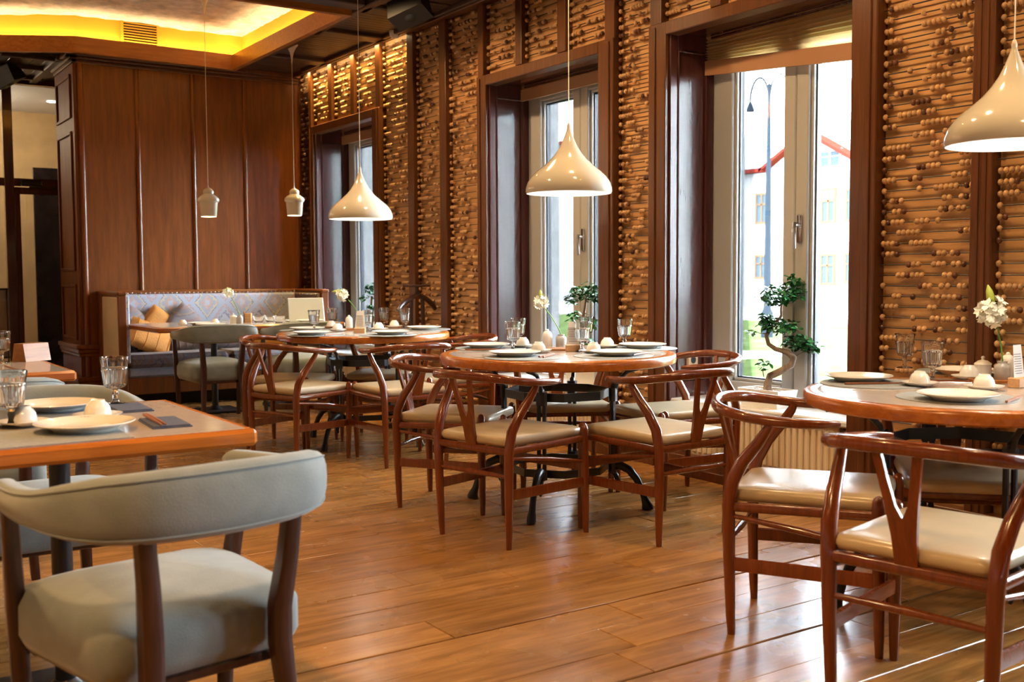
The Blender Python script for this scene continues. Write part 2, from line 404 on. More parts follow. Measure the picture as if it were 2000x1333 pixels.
# ceiling: dark soffit round a lit tray
HOLE = [(3.54, 7.5), (3.54, 10.02), (2.10, 9.98), (1.3, 10.42), (-1.6, 10.42), (-1.6, 7.5)]
mb = MB()
def slab(poly): mb.prism(poly, lambda a, b, t: (a, b, t), 3.2, 3.24)
slab([(3.54, -3.2), (4.36, -3.2), (4.36, 12.1), (3.54, 12.1)])
slab([(-4.2, -3.2), (3.54, -3.2), (3.54, 7.5), (-4.2, 7.5)])
slab([(-4.2, 7.5), (-1.6, 7.5), (-1.6, 12.1), (-4.2, 12.1)])
slab([(-1.6, 10.42), (1.3, 10.42), (2.10, 9.98), (2.10, 12.1), (-1.6, 12.1)])
slab([(2.10, 9.98), (3.54, 10.02), (3.54, 12.1), (2.10, 12.1)])
ceiling = struct('ceiling', mb, 'darkceil')
def beam(x0, x1, y0, y1, z0=3.155, m='darkceil'): o = MB().box(x0, x1, y0, y1, z0, 3.2, .008).build('ceiling_beam', m, ceiling, 0); o['kind'] = 'structure'
for y in (-2, -.4, 1.2, 2.8, 4.3, 5.8, 7.34, 8.22, 9.41):
    beam(3.60, 4.22, y-.09, y+.09)
for x in (3.6, 4.19): beam(x-.03, x+.05, -3.2, 9.9)
for y in (-1.5, .7, 2.9, 5.1, 7.3): beam(-4.2, 3.56, y-.08, y+.08)
for x in (-2.6, -1, .6, 2.2): beam(x-.08, x+.08, -3.2, 7.4)
for x in (1.05, 1.55, 2.08): beam(x-.04, x+.04, 10.5, 12.0)
for y in (10.6, 11.15, 11.72): beam(-1.6, 2.14, y-.03, y+.03)
# boards of the soffit strips that show
for k in range(42):
    y = 7.0+k*.07*1.0
    if y > 10.1: break
    o = MB().box(3.66, 4.17, y+.002, y+.068, 3.19, 3.2, .003).build('ceiling_plank', 'darkceil', ceiling, 0); o['kind'] = 'structure'
for k in range(12):
    x = 1.0+k*.1
    o = MB().box(x+.002, x+.098, 10.5, 12.0, 3.188, 3.2, .003).build('ceiling_plank', 'darkceil', ceiling, 0); o['kind'] = 'structure'
# tray: fascia, recessed glowing face, hidden strips, rough plaster
def ring(off, z0, z1, th):
    out = []; n = len(HOLE); P = [Vector((a, b)) for a, b in HOLE]
    def offs(d):
        r = []
        for i in range(n):
            e0 = (P[i]-P[i-1]).normalized(); e1 = (P[(i+1) % n]-P[i]).normalized()
            n0 = Vector((e0.y, -e0.x)); n1 = Vector((e1.y, -e1.x)); m_ = (n0+n1); m_ = m_/(m_.length_squared/2)
            r.append(P[i]+m_*d)
        return r
    A, B = offs(off), offs(off+th); q = MB()
    for i in range(n):
        j = (i+1) % n
        q.add([(*A[i], z0), (*A[j], z0), (*B[j], z0), (*B[i], z0), (*A[i], z1), (*A[j], z1), (*B[j], z1), (*B[i], z1)],
              [(0, 3, 2, 1), (4, 5, 6, 7), (0, 1, 5, 4), (2, 3, 7, 6), (1, 2, 6, 5), (3, 0, 4, 7)])
    return q
o = ring(-.02, 3.135, 3.275, .05).build('cove_fascia', 'fascia', ceiling, 0); o['kind'] = 'structure'
o = ring(.13, 3.2, 3.5, .02).build('cove_face', 'coveface', ceiling, 0); o['kind'] = 'structure'
o = ring(.05, 3.243, 3.253, .03).build('cove_light_strip', 'ledcove', ceiling, 0); o['kind'] = 'structure'
mb = MB(); nx, ny = 90, 60; vs = []; fs = []
for i in range(nx+1):
    for j in range(ny+1):
        x, y = -1.8+5.55*i/nx, 7.25+3.45*j/ny
        h = noise.noise(Vector((x*6, y*6, 0)))*.012+abs(noise.noise(Vector((x*17, y*13, 3))))*.016
        vs.append((x, y, 3.49-h))
for i in range(nx):
    for j in range(ny): fs.append((i*(ny+1)+j, i*(ny+1)+j+1, (i+1)*(ny+1)+j+1, (i+1)*(ny+1)+j))
mb.add(vs, fs); o = mb.build('tray_plaster', 'plaster', ceiling, 60); o['kind'] = 'structure'
struct('ceiling_top', MB().box(-4.3, 5, -3.3, 13.9, 3.56, 3.6), 'whiteceil')
# lenses of the downlights
for i, (x, y) in enumerate(DOWN+WASH):
    t = thing('ceiling_downlight', 'small round recessed downlight in the dark ceiling over the dining room', 'light', (x, y, 3.198), 0, 'recessed ceiling downlights')
    
    MB().lathe([(.05, 0), (.05, -.006), (.04, -.008), (.04, 0)], n=16).build('bezel', 'chrome', t)
    MB().lathe([(0, -.003), (.038, -.003)], n=16).build('lens', 'downlens', t)

# ------------------------------------------------------------------ back wall, panelling
wall_back = struct('wall_back', MB().box(2.15, 4.4, 10.310, 11.100, 0, 3.2), 'panelwood')
def sub(par, name, mb, mat, smooth=0):
    o = mb.build(name, mat, par, smooth); o['kind'] = 'structure'; return o
BX = [2.195, 2.695, 3.216, 3.732, 4.28]
for i in range(4):
    sub(wall_back, 'panel', MB().box(BX[i]+.012, BX[i+1]-.012, 10.292, 10.315, .1, 3.11, .003), 'panelwood')
for i, x in enumerate(BX):
    q = MB(); q.sweep([(x, 10.292, .1), (x, 10.292, 3.11)], .022 if 0 < i < 4 else .026, .018, n=12, up=(0, 1, 0)); sub(wall_back, 'batten', q, 'battenwood', 40)
# crown (stepped), returns round the pilaster
q = MB()
for z0, z1, d in ((3.105, 3.135, .03), (3.135, 3.16, .05), (3.16, 3.2, .085)):
    q.box(2.15-d, 4.3, 10.292-d, 10.350, z0, z1, .006); q.box(2.15-d, 2.17, 10.292-d, 11.100, z0, z1, .006)
struct('trim_1', q, 'trimwood')
# pilaster side with raised panels, dado and plinth
q = MB()
q.box(2.135, 2.15, 10.300, 11.100, .1, 3.1); sub(wall_back, 'side_panel', q, 'sidewood')
for z0, z1 in ((2.62, 3.02), (1.22, 2.5), (.58, 1.1)):
    q = MB()
    for a, b, c, d in ((10.390, 10.420, z0, z1), (10.980, 11.010, z0, z1), (10.420, 10.980, z0, z0+.03), (10.420, 10.980, z1-.03, z1)): q.box(2.118, 2.136, a, b, c, d, .005)
    sub(wall_back, 'panel_frame', q, 'sidewood')
q = MB()
for z0, z1, d in ((.50, .54, .045), (.46, .50, .03), (.43, .46, .02), (.20, .24, .045), (.0, .20, .035)):
    q.box(2.135-d, 2.31, 10.292-d, 11.100, z0, z1, .006)
struct('baseboard_back', q, 'panelwood')

# ------------------------------------------------------------------ glazed partition and the room behind it
part = struct('wall_partition'); PY = 11.95
for x in (.2, 1.1, 1.827): sub(part, 'mullion', MB().box(x-.045, x+.045, PY-.04, PY+.04, 0, 3.14, .005), 'mahogany')
for z0, z1 in ((3.14, 3.2), (2.10, 2.18), (0, .1)): sub(part, 'rail', MB().box(-4.2, 2.9, PY-.035, PY+.035, z0, z1, .005), 'mahogany')
for x0, x1, z0, z1 in ((1.87, 2.6, 2.18, 3.14), (1.14, 1.79, 2.18, 3.14), (1.14, 1.79, .1, 2.1), (.24, 1.06, 2.18, 3.14), (.24, 1.06, .1, 2.1)):
    sub(part, 'pane', MB().box(x0, x1, PY-.004, PY+.004, z0, z1), 'partglass')
dr = struct('door_1')
for x0, x1, z0, z1 in ((1.875, 1.925, .02, 2.09), (2.62, 2.70, .02, 2.09), (1.925, 2.62, 2.02, 2.09), (1.925, 2.62, .02, .2)):
    sub(dr, 'door_frame', MB().box(x0, x1, PY-.03, PY+.03, z0, z1, .004), 'mahogany')
sub(dr, 'door_pane', MB().box(1.925, 2.62, PY-.003, PY+.003, .2, 2.02), 'partglass')
sub(dr, 'door_closer', MB().box(1.93, 2.13, PY-.10, PY-.03, 2.10, 2.16, .01).box(2.0, 2.3, PY-.11, PY-.095, 2.08, 2.095), 'iron')
struct('wall_far', MB().box(-4.2, 4.4, 13.9, 14.0, 0, 3.2), 'beigewall')
struct('wall_far_right', MB().box(2.95, 3.05, 11.1, 13.9, 0, 3.2), 'beigewall')
struct('ceiling_far', MB().box(-4.2, 2.96, 12.0, 13.9, 3.14, 3.18), 'whiteceil')
t = thing('black_panel', 'tall black glossy panel on the beige wall behind the glass door', 'panel', (2.44, 13.2, 0))
MB().box(-.17, .45, -.02, .02, .02, 2.42, .004).build('board', 'blackboard', t, 0)
t = thing('easel_board', 'black framed white board standing behind the left glass pane', 'board', (1.83, 12.4, 0))
q = MB()
for x0, x1, z0, z1 in ((-.3, -.28, .3, 1.05), (.0, .02, .3, 1.05), (-.28, 0, 1.03, 1.05), (-.28, 0, .3, .32)): q.box(x0, x1, -.01, .01, z0, z1)
q.cyl((-.29, .01, .3), (-.29, .1, 0), .01).cyl((.01, .01, .3), (.01, .1, 0), .01); q.build('frame', 'black', t, 0)
MB().box(-.28, 0, -.004, .004, .32, 1.03).build('sheet', 'paper', t, 0)
t = thing('far_downlight', 'small bright round downlight in the white ceiling behind the glass', 'light', (2.45, 12.9, 3.138))
MB().lathe([(0, -.004), (.05, -.004), (.06, 0)], n=16).build('lens', 'roomlamp', t)
light('far_room_beam', 'POINT', (1.2, 12.8, 2.8), 42, (1, .80, .55), .1)
light('far_room_beam', 'POINT', (-1.5, 12.7, 2.8), 40, (1, .76, .48), .1)

# ------------------------------------------------------------------ abacus panels on the window wall
BEAD = {}
def bead(kind, i):
    if (kind, i) not in BEAD:
        vs, fs = sph((0, 0, 0), .0152, 10, 6, (1, .82, 1)); me = bpy.data.meshes.new('bead'); me.from_pydata(vs, [], fs); me.shade_smooth()
        me.materials.append(MATS[kind]); BEAD[kind, i] = me
    return BEAD[kind, i]
XR = 4.325            # axis of the rods
def abacus(y0, y1, z0, z1, label, single=0, dark=False, lit=None, zsee=3.2, rods_single=False):
    t = thing('abacus_panel', label, 'abacus', (WX, (y0+y1)/2, z0), 0, 'abacus panels on the window wall')
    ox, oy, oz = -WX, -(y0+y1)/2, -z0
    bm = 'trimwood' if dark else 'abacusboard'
    MB(Matrix.Translation((ox, oy, oz))).box(4.349, 4.359, y0, y1, z0, z1).build('backing_board', bm, t, 0)
    rm = MB(Matrix.Translation((ox, oy, oz))); lots = {'beadlight': MB(), 'beaddark': MB()}; cand = []
    k = math.ceil((z0+.02)/.05)
    while k*.05 < z1-.02:
        z = k*.05; k += 1
        if rods_single and z < zsee:
            MB(Matrix.Translation((ox, oy, oz))).cyl((XR, y0, z), (XR, y1, z), .0032, n=6).build('rod', 'rod', t, 0)
        else: rm.cyl((XR, y0, z), (XR, y1, z), .0032, n=6)
        w = y1-y0; pitch = .0255; nb = min(10, max(2, int(w/pitch*.52)))
        # beads slide in clumps: mostly pushed to one end, a few left along the rod
        pos = []; a = y1-.016; lo = y0+.016
        nl = rnd.choice((0, 1, 1, 2, 2, 3, 4, 5)) if nb > 5 else rnd.choice((0, 1, 1, 2, 3)); nr = rnd.choice((0, 0, 1, 2, 3)); nl = min(nl, nb); nr = min(nr, nb-nl); nm = nb-nl-nr
        for i in range(nl): pos.append(a-i*pitch)
        for i in range(nr): pos.append(lo+i*pitch)
        left = a-nl*pitch; right = lo+nr*pitch; free = left-right-nm*pitch
        c = left-rnd.uniform(0, max(0, free*.8))
        for i in range(nm):
            pos.append(c); free2 = c-pitch-right-(nm-i-1)*pitch
            c -= pitch+(rnd.uniform(0, max(0, free2)) if rnd.random() < .28 else 0)
        for i, y in enumerate(pos):
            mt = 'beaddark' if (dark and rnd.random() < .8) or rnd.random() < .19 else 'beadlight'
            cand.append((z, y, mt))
    cand.sort(key=lambda p: abs(p[0]-1.35))
    for i, (z, y, mt) in enumerate(cand):
        if i < single:
            b = link('bead', bead(mt, 0), t, (XR+ox, y+oy, z+oz))
        else: lots[mt].sphere((XR+ox, y+oy, z+oz), .0152, 8, 5, (1, .82, 1))
    if rm.v: o = rm.build('rods', 'rod', t, 0); o['kind'] = 'stuff'
    for mt, q in lots.items():
        if q.v: o = q.build('beads', mt, t, 60); o['kind'] = 'stuff'
    return t
ZT = 3.2
abacus(1.80, 2.665, .1, ZT, 'abacus panel at the right edge, behind the big right lamp', 300, rods_single=True, zsee=2.4)
abacus(2.767, 3.256, .1, ZT, 'widest full abacus panel, between the nearest window and the right lamp', 300, rods_single=True, zsee=2.6)
abacus(4.884, 5.218, .1, ZT, 'tall narrow abacus panel between the middle and the nearest window', 300, rods_single=True)
abacus(6.824, 7.303, .1, ZT, 'tall abacus panel directly left of the middle window')
abacus(7.408, 7.833, .1, ZT, 'central one of three tall abacus panels behind the valet stand')
abacus(7.94, 8.44, .1, ZT, 'tall abacus panel directly right of the farthest window')
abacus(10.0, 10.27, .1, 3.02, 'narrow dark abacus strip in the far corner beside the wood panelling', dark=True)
abacus(10.0, 10.27, 3.02, ZT, 'short glowing abacus piece above the dark corner strip')
for (ya, yb), l in zip(((6.324, 6.75), (5.822, 6.247), (5.316, 5.731)), ('left', 'centre', 'right')):
    abacus(ya, yb, 2.645, ZT, 'short abacus panel over the middle window, %s one of three' % l)
for (ya, yb), l in zip(((9.532, 9.94), (9.034, 9.45), (8.524, 8.958)), ('left', 'centre', 'right')):
    abacus(ya, yb, 2.645, ZT, 'short abacus panel over the farthest window, %s one of three' % l)
abacus(4.381, 4.789, 2.645, ZT, 'short abacus panel over the left end of the nearest window')
abacus(3.93, 4.30, 2.645, ZT, 'short abacus panel over the middle of the nearest window')
abacus(3.43, 3.86, 2.645, ZT, 'short abacus panel over the right end of the nearest window')
# uprights and rails between the panels
n = 2
def upright(y0, y1, z0=0, z1=3.2, flute=False):
    global n
    q = MB().box(4.285, 4.37, y0, y1, z0, z1, .004)
    w = y1-y0
    if flute:
        q.box(4.279, 4.286, y0+w*.25, y0+w*.45, z0, z1, .002); q.box(4.279, 4.286, y0+w*.6, y0+w*.8, z0, z1, .002)
    struct('trim_%d' % n, q, 'trimwood'); n += 1
upright(2.665, 2.767, flute=True); upright(7.303, 7.408); upright(7.833, 7.94); upright(9.975, 10.0); upright(1.66, 1.80, flute=True)
upright(9.45, 9.532, 2.645); upright(8.958, 9.034, 2.645); upright(6.247, 6.324, 2.645); upright(5.731, 5.822, 2.645); upright(4.30, 4.381, 2.645); upright(3.86, 3.93, 2.645)
for ya, yb in ((4.789, 4.884), (6.75, 6.824), (5.218, 5.316), (3.256, 3.43), (8.44, 8.524), (9.94, 9.98)): upright(ya, yb, 2.63)
q = MB().box(4.275, 4.37, 1.8, 10.29, 0, .1, .004); struct('baseboard_right', q, 'trimwood')
# cornice of the window wall, lit strip behind its lip at the far end
q = MB().box(4.20, 4.225, -3.2, 10.2, 3.15, 3.2, .004).box(4.225, 4.36, -3.2, 7.95, 3.17, 3.2)
struct('trim_%d' % n, q, 'trimwood'); n += 1
q = MB().box(4.23, 4.245, 8.0, 10.2, 3.19, 3.198); o = struct('cornice_light_strip', q, 'ledcove')

# ------------------------------------------------------------------ windows
def window(i, a, b, casL, casR, dark_blind=None):
    w = struct('window_%d' % i); c = (a+b)/2
    # casing on the wall face
    q = MB(); q.box(4.272, 4.37, b, b+casL, 0, 2.64, .005); q.box(4.272, 4.37, a-casR, a, 0, 2.64, .005); q.box(4.2722, 4.37, a+.0005, b-.0005, OT-.02, 2.64, .005)
    q.box(4.262, 4.274, b+casL*.55, b+casL*.8, 0, 2.62, .003).box(4.262, 4.274, a-casR*.8, a-casR*.55, 0, 2.62, .003)
    sub(w, 'casing', q, 'trimwood')
    # jambs: framed panels
    for y, s in ((b, -1), (a, 1)):
        q = MB(); q.box(4.30, 4.66, y, y-s*.05, 0, OT)
        for x0, x1, z0, z1 in ((4.30, 4.36, 0, OT), (4.60, 4.66, 0, OT), (4.36, 4.60, OT-.10, OT), (4.36, 4.60, SILL-.1, SILL+.1)): q.box(x0, x1, y, y+s*.014, z0, z1, .006)
        for x0, x1, z0, z1 in ((4.36, 4.374, SILL+.1, OT-.1), (4.586, 4.60, SILL+.1, OT-.1), (4.374, 4.586, OT-.114, OT-.1), (4.374, 4.586, SILL+.1, SILL+.114)): q.box(x0, x1, y, y+s*.020, z0, z1, .006)
        sub(w, 'jamb', q, 'mahogany')
    q = MB(); q.box(4.30, 4.66, a, b, OT-.004, OT+.05); q.box(4.36, 4.374, a+.05, b-.05, OT-.02, OT-.004, .005).box(4.586, 4.60, a+.05, b-.05, OT-.02, OT-.004, .005); sub(w, 'head_panel', q, 'mahogany')
    # frame and sashes
    q = MB()
    for y0, y1, z0, z1 in ((b-.045, b, SILL, OT), (a, a+.045, SILL, OT), (a, b, SILL, SILL+.045), (a, b, OT-.06, OT)): q.box(4.66, 4.745, y0, y1, z0, z1, .004)
    sub(w, 'frame', q, 'pvc')
    g0, g1, zb, zt = .088, .487, SILL+.10, OT-.13
    for s in (1, -1):
        q = MB(); f = lambda y: c+s*y
        for y0, y1, z0, z1 in ((g1, .615, SILL+.03, OT-.05), (.002, g0, SILL+.03, OT-.05), (g0, g1, SILL+.03, zb), (g0, g1, zt, OT-.05)): q.box(4.645, 4.73, f(y0), f(y1), z0, z1, .006)
        for y0, y1, z0, z1 in ((g1-.018, g1, zb, zt), (g0, g0+.018, zb, zt), (g0, g1, zb, zb+.018), (g0, g1, zt-.018, zt)): q.box(4.668, 4.72, f(y0), f(y1), z0, z1, .004)
        sh = sub(w, 'sash', q, 'pvc')
        q = MB()
        for y0, y1, z0, z1 in ((g1-.026, g1-.018, zb, zt), (g0+.018, g0+.026, zb, zt), (g0, g1, zb+.018, zb+.026), (g0, g1, zt-.026, zt-.018)): q.box(4.69, 4.722, f(y0), f(y1), z0, z1)
        o = q.build('gasket', 'gasket', sh, 0)
        for x in (4.697, 4.716):
            o = MB().box(x, x+.004, f(g0+.01), f(g1-.01), zb+.01, zt-.01).build('pane', 'pane', sh, 0)
    q = MB(); q.box(4.628, 4.645, c-.025, c-.058, 1.33, 1.49, .006); q.cyl((4.645, c-.04, 1.43), (4.60, c-.04, 1.43), .011)
    q.sweep([(4.60, c-.04, 1.445), (4.592, c-.04, 1.41), (4.594, c-.04, 1.36), (4.60, c-.04, 1.30)], [.013, .012, .011, .009], [.008]*4, n=10, up=(1, 0, 0)); sub(w, 'handle', q, 'chrome', 50)
    # sill
    q = MB(); q.box(4.315, 4.66, a+.002, b-.002, SILL-.035, SILL, .008); sub(w, 'sill', q, 'sillstone')
    return w
window(1, *WINS[0], .09, .136); window(2, *WINS[1], .122, .15); window(3, *WINS[2], .15, .149); window(4, *WINS[3], .10, .14); window(5, *WINS[4], .1, .14)
# outer reveals of rough render (deep on the two far windows)
for i, d, e in ((0, .28, .09), (1, .16, .05)):
    a, b = WINS[i]; struct('wall_reveal_%d' % (i+1), MB().box(4.75, 4.75+d, b-e, b+.4, -.1, 3), 'concrete')
# blinds
def blind(i, label, zbL, zbR, zrL, zrR, pleats):
    a, b = WINS[i]; y0, y1 = a+.02, b-.01
    t = thing('pleated_blind', label, 'blind', (4.60, (a+b)/2, OT), 0, 'pleated blinds of the windows')
    M_ = Matrix.Translation((-4.60, -(a+b)/2, -OT)); q = MB(M_)
    vs = []; fs = []
    for k in range(pleats*2+1):
        f = k/(pleats*2)
        zl, zr = 2.58+(zrL-2.58)*f**.8, 2.58+(zrR-2.58)*f
        dx = .022 if k % 2 else 0
        for j in range(9):
            g = j/8; vs.append((4.585+dx, y1+(y0-y1)*g, zl+(zr-zl)*g))
    for k in range(pleats*2):
        for j in range(8): fs.append((k*9+j, k*9+j+1, (k+1)*9+j+1, (k+1)*9+j))
    q.add(vs, fs); q.build('pleats', 'blindcloth', t, 0)
    q = MB(M_); q.add([(x, y, z) for x in (4.582, 4.602) for y, z in ((y1, zrL), (y0, zrR), (y0, zbR), (y1, zbL))], [(0, 1, 2, 3), (7, 6, 5, 4), (0, 4, 5, 1), (2, 6, 7, 3), (1, 5, 6, 2), (0, 3, 7, 4)])
    q.build('bottom_rail', 'blindrail', t, 0)
blind(2, 'half lowered pleated straw blind in the nearest window, hanging askew', 2.356, 2.25, 2.441, 2.34, 8)
blind(1, 'raised pleated blind at the top of the middle window', 2.47, 2.47, 2.555, 2.555, 3)
blind(0, 'raised pleated blind at the top of the farthest window', 2.475, 2.475, 2.56, 2.56, 3)
# radiators under the sills
def radiator(i, label, grp='ribbed panel radiators under the windows'):
    a, b = WINS[i]; y0, y1 = a+.10, b-.12
    t = thing('panel_radiator', label, 'radiator', (4.38, (a+b)/2, .08), 0, grp); M_ = Matrix.Translation((-4.38, -(a+b)/2, -.08))
    q = MB(M_); q.box(4.345, 4.41, y0, y1, .08, .40, .008)
    m = 26
    for k in range(m):
        y = y0+.03+(y1-y0-.06)*k/(m-1); q.box(4.333, 4.347, y-.0135, y+.0135, .115, .355, .006)
    q.build('panel', 'radiator', t, 0)
    q = MB(M_); q.box(4.35, 4.41, y0-.003, y0+.003, .08, .40); q.box(4.352, 4.405, y0, y1, .40, .404); q.build('grille', 'pvc', t, 0)
    q = MB(M_); q.cyl((4.38, y0+.06, .09), (4.38, y0+.06, 0), .008).cyl((4.38, y0, .36), (4.38, y0-.05, .36), .012).cyl((4.38, y0-.05, .36), (4.38, y0-.09, .36), .018); q.build('valve', 'chrome', t)
radiator(2, 'cream ribbed radiator under the nearest window'); radiator(1, 'cream ribbed radiator under the middle window'); radiator(0, 'cream ribbed radiator under the farthest window')

# ------------------------------------------------------------------ outdoors
struct('ground', MB().box(4.86, 80, -40, 70, -.3, -.12), 'paving')
lw = MB(); nx, ny = 26, 60
vs = [(7+14*i/nx, -12+46*j/ny, -.1+.10*noise.noise(Vector((i*.4, j*.3, 0)))+.02*i/nx) for i in range(nx+1) for j in range(ny+1)]
lw.add(vs, [(i*(ny+1)+j, i*(ny+1)+j+1, (i+1)*(ny+1)+j+1, (i+1)*(ny+1)+j) for i in range(nx) for j in range(ny)])
o = lw.build('lawn', 'grassm', None, 60); tag(o, 'sunlit green lawn outside the windows', 'grass', None, 'stuff')
t = thing('stone_kerb', 'low grey stone edging outside the nearest window', 'kerb', (6.6, 5, -.12))
q = MB()
for k in range(26):
    y = -6+k*.7
    o = MB().box(-.25, .25, y+.012, y+.688, -.05, .14+.03*rnd.random(), .03).build('stone', 'stonekerb', t, 0)
def facade(name, label, x, y0, y1, zt, gable=None):
    t = thing(name, label, 'building', (x, (y0+y1)/2, -.12)); M_ = Matrix.Translation((-x, -(y0+y1)/2, .12)); q = MB(M_)
    poly = [(y0, -.12), (y1, -.12), (y1, zt), (y0, zt)]
    if gable: poly = [(y0, -.12), (y1, -.12), (y1, zt), (gable[0]+gable[2], zt), (gable[0], gable[1]), (gable[0]-gable[2], zt), (y0, zt)]
    q.prism(poly, lambda a, b, tt: (x+tt, a, b), 0, 6); q.build('wall', 'facade', t, 0)
    q = MB(M_); q.box(x-.35, x+.3, gable[0]+gable[2] if gable else y0, y1+.4, zt-.04, zt+.10)
    if gable:
        q.box(x-.35, x+.3, y0-.4, gable[0]-gable[2], zt-.04, zt+.10)
        for s in (-1, 1):
            g = gable; q.prism([(g[0], g[1]), (g[0]+s*(g[2]+.15), zt-.05), (g[0]+s*(g[2]+.15), zt+.08), (g[0], g[1]+.13)], lambda a, b, tt: (x+tt, a, b), -.35, .3)
    q.build('roof', 'froof', t, 0); return t, M_
def fwin(t, M_, x, y, z, w, h, arch=False, top=None):
    q = MB(M_)
    for y0, y1, z0, z1 in ((y-w/2-.08, y-w/2, z, z+h), (y+w/2, y+w/2+.08, z, z+h), (y-w/2-.08, y+w/2+.08, z+h, z+h+.08), (y-w/2-.1, y+w/2+.1, z-.08, z), (y-.03, y+.03, z, z+h), (y-w/2, y+w/2, z+h*.62, z+h*.68)): q.box(x-.06, x+.03, y0, y1, z0, z1)
    f = q.build('window', 'fwood' if not arch else 'facade', t, 0)
    MB(M_).box(x-.03, x-.01, y-w/2, y+w/2, z, z+h).build('pane', 'fglass', f, 0)
    if top: MB(M_).box(x-.05, x-.035, y-w/2, y+w/2, z+h*.68, z+h).build('awning', top, f, 0)
t, M_ = facade('town_house', 'pale gabled building with red roof edges across the lawn', 30, 14, 34, 4.97, (25.6, 6.1, 2.0))
for y, z, w, h, a, tp in ((27.84, 3.1, .5, 1.0, 0, None), (27.85, 1.05, .5, .75, 0, None), (24.75, 3.0, .5, 1.07, 0, 'pinkblind'), (24.75, .83, .5, .95, 0, None), (23.7, 3.0, .5, 1.0, 0, None), (23.7, .9, .5, .9, 0, None), (24.7, 4.9, .8, .5, 1, None), (21.5, 3, .5, 1, 0, None), (21.5, .9, .5, .9, 0, None)):
    fwin(t, M_, 30, y, z, w, h, a, tp)
t2, M2 = facade('town_house', 'pale plain building seen through the middle window', 31, 34.5, 62, 7.5)
for y in (36.5, 39.9, 43.3, 47, 51): fwin(t2, M2, 31, y, 1.3, 1.0, 1.9); fwin(t2, M2, 31, y, 4.5, 1.0, 1.8)
def lamp_post(x, y, s, label):
    t = thing('street_lamp', label, 'street lamp', (x, y, -.12))
    MB().lathe([(.12, 0), (.12, .5), (.075, .6), (.06, 2.2), (.05, 3.4), (.04, 4.4), (.03, 5.0), (0, 5.05)], n=12).build('pole', 'lamppost', t)
    for d in (-1, 1):
        q = MB(); q.sweep([(0, d*(.02+.24*(1-math.cos(a))), 4.75+.42*math.sin(a)) for a in [math.pi*k/10 for k in range(11)]], .018, n=8, up=(1, 0, 0)); q.build('arm', 'lamppost', t)
        MB().lathe([(.015, 4.75), (.03, 4.7), (.065, 4.63), (.085, 4.54), (0, 4.54)], c=(0, d*.5, 0), n=12).build('lamp_head', 'lamppost', t)
    return t
lamp_post(16, 14.7, 1, 'dark double armed street lamp seen through the nearest window')

# ------------------------------------------------------------------ wishbone chairs
def leg_rear(s):
    return MB().sweep([(s*.205, 0, 0), (s*.208, -.003, .06), (s*.213, -.008, .25), (s*.217, -.010, .42), (s*.222, .002, .50), (s*.232, .038, .57), (s*.244, .085, .63), (s*.252, .118, .68), (s*.254, .125, .70)],
                      [.0125, .0155, .0195, .0215, .0225, .021, .0185, .0155, .013], n=12, up=(0, 1, 0))
def leg_front(s):
    return MB().sweep([(s*.255, .455, 0), (s*.2545, .454, .06), (s*.252, .45, .25), (s*.25, .446, .45), (s*.25, .446, .475), (s*.25, .446, .487), (s*.25, .446, .492)], [.0125, .0155, .0195, .0205, .019, .013, .005], n=12, up=(0, 1, 0))
def cushion(outline, z0, z1, dome, nr=7, rnd_=.02):
    # padded slab over a 2D outline (ccw); rows shrink to the middle
    q = MB(); c = Vector((sum(p[0] for p in outline)/len(outline), sum(p[1] for p in outline)/len(outline))); n = len(outline); vs = []; fs = []
    rows = [(1-rnd_*1.2/.25, z0), (1-rnd_*.3/.25, z0+rnd_*.3), (1, z0+rnd_), (1, z1-rnd_), (1-rnd_*.3/.25, z1-rnd_*.3), (1-rnd_*1.1/.25, z1)]
    for k in (.78, .55, .3): rows.append((k*(1-rnd_*1.1/.25), z1+dome*(1-k*k)))
    for f, z in rows:
        for p in outline: vs.append((c.x+(p[0]-c.x)*f, c.y+(p[1]-c.y)*f, z))
    for i in range(len(rows)-1):
        for k in range(n): fs.append((i*n+k, i*n+(k+1) % n, (i+1)*n+(k+1) % n, (i+1)*n+k))
    vs.append((c.x, c.y, z1+dome)); e = len(vs)-1; l = (len(rows)-1)*n
    for k in range(n): fs.append((l+k, l+(k+1) % n, e))
    fs.append(tuple(range(n-1, -1, -1)))
    return q.add(vs, fs)
def rounded(pts, r=.03, k=4):
    out = []; n = len(pts); P = [Vector(p) for p in pts]
    for i in range(n):
        a = (P[i-1]-P[i]).normalized(); b = (P[(i+1) % n]-P[i]).normalized()
        for j in range(k+1):
            t_ = j/k; A = P[i]+a*r*(1-t_)**2+b*r*t_**2; out.append((A.x, A.y))
    return out
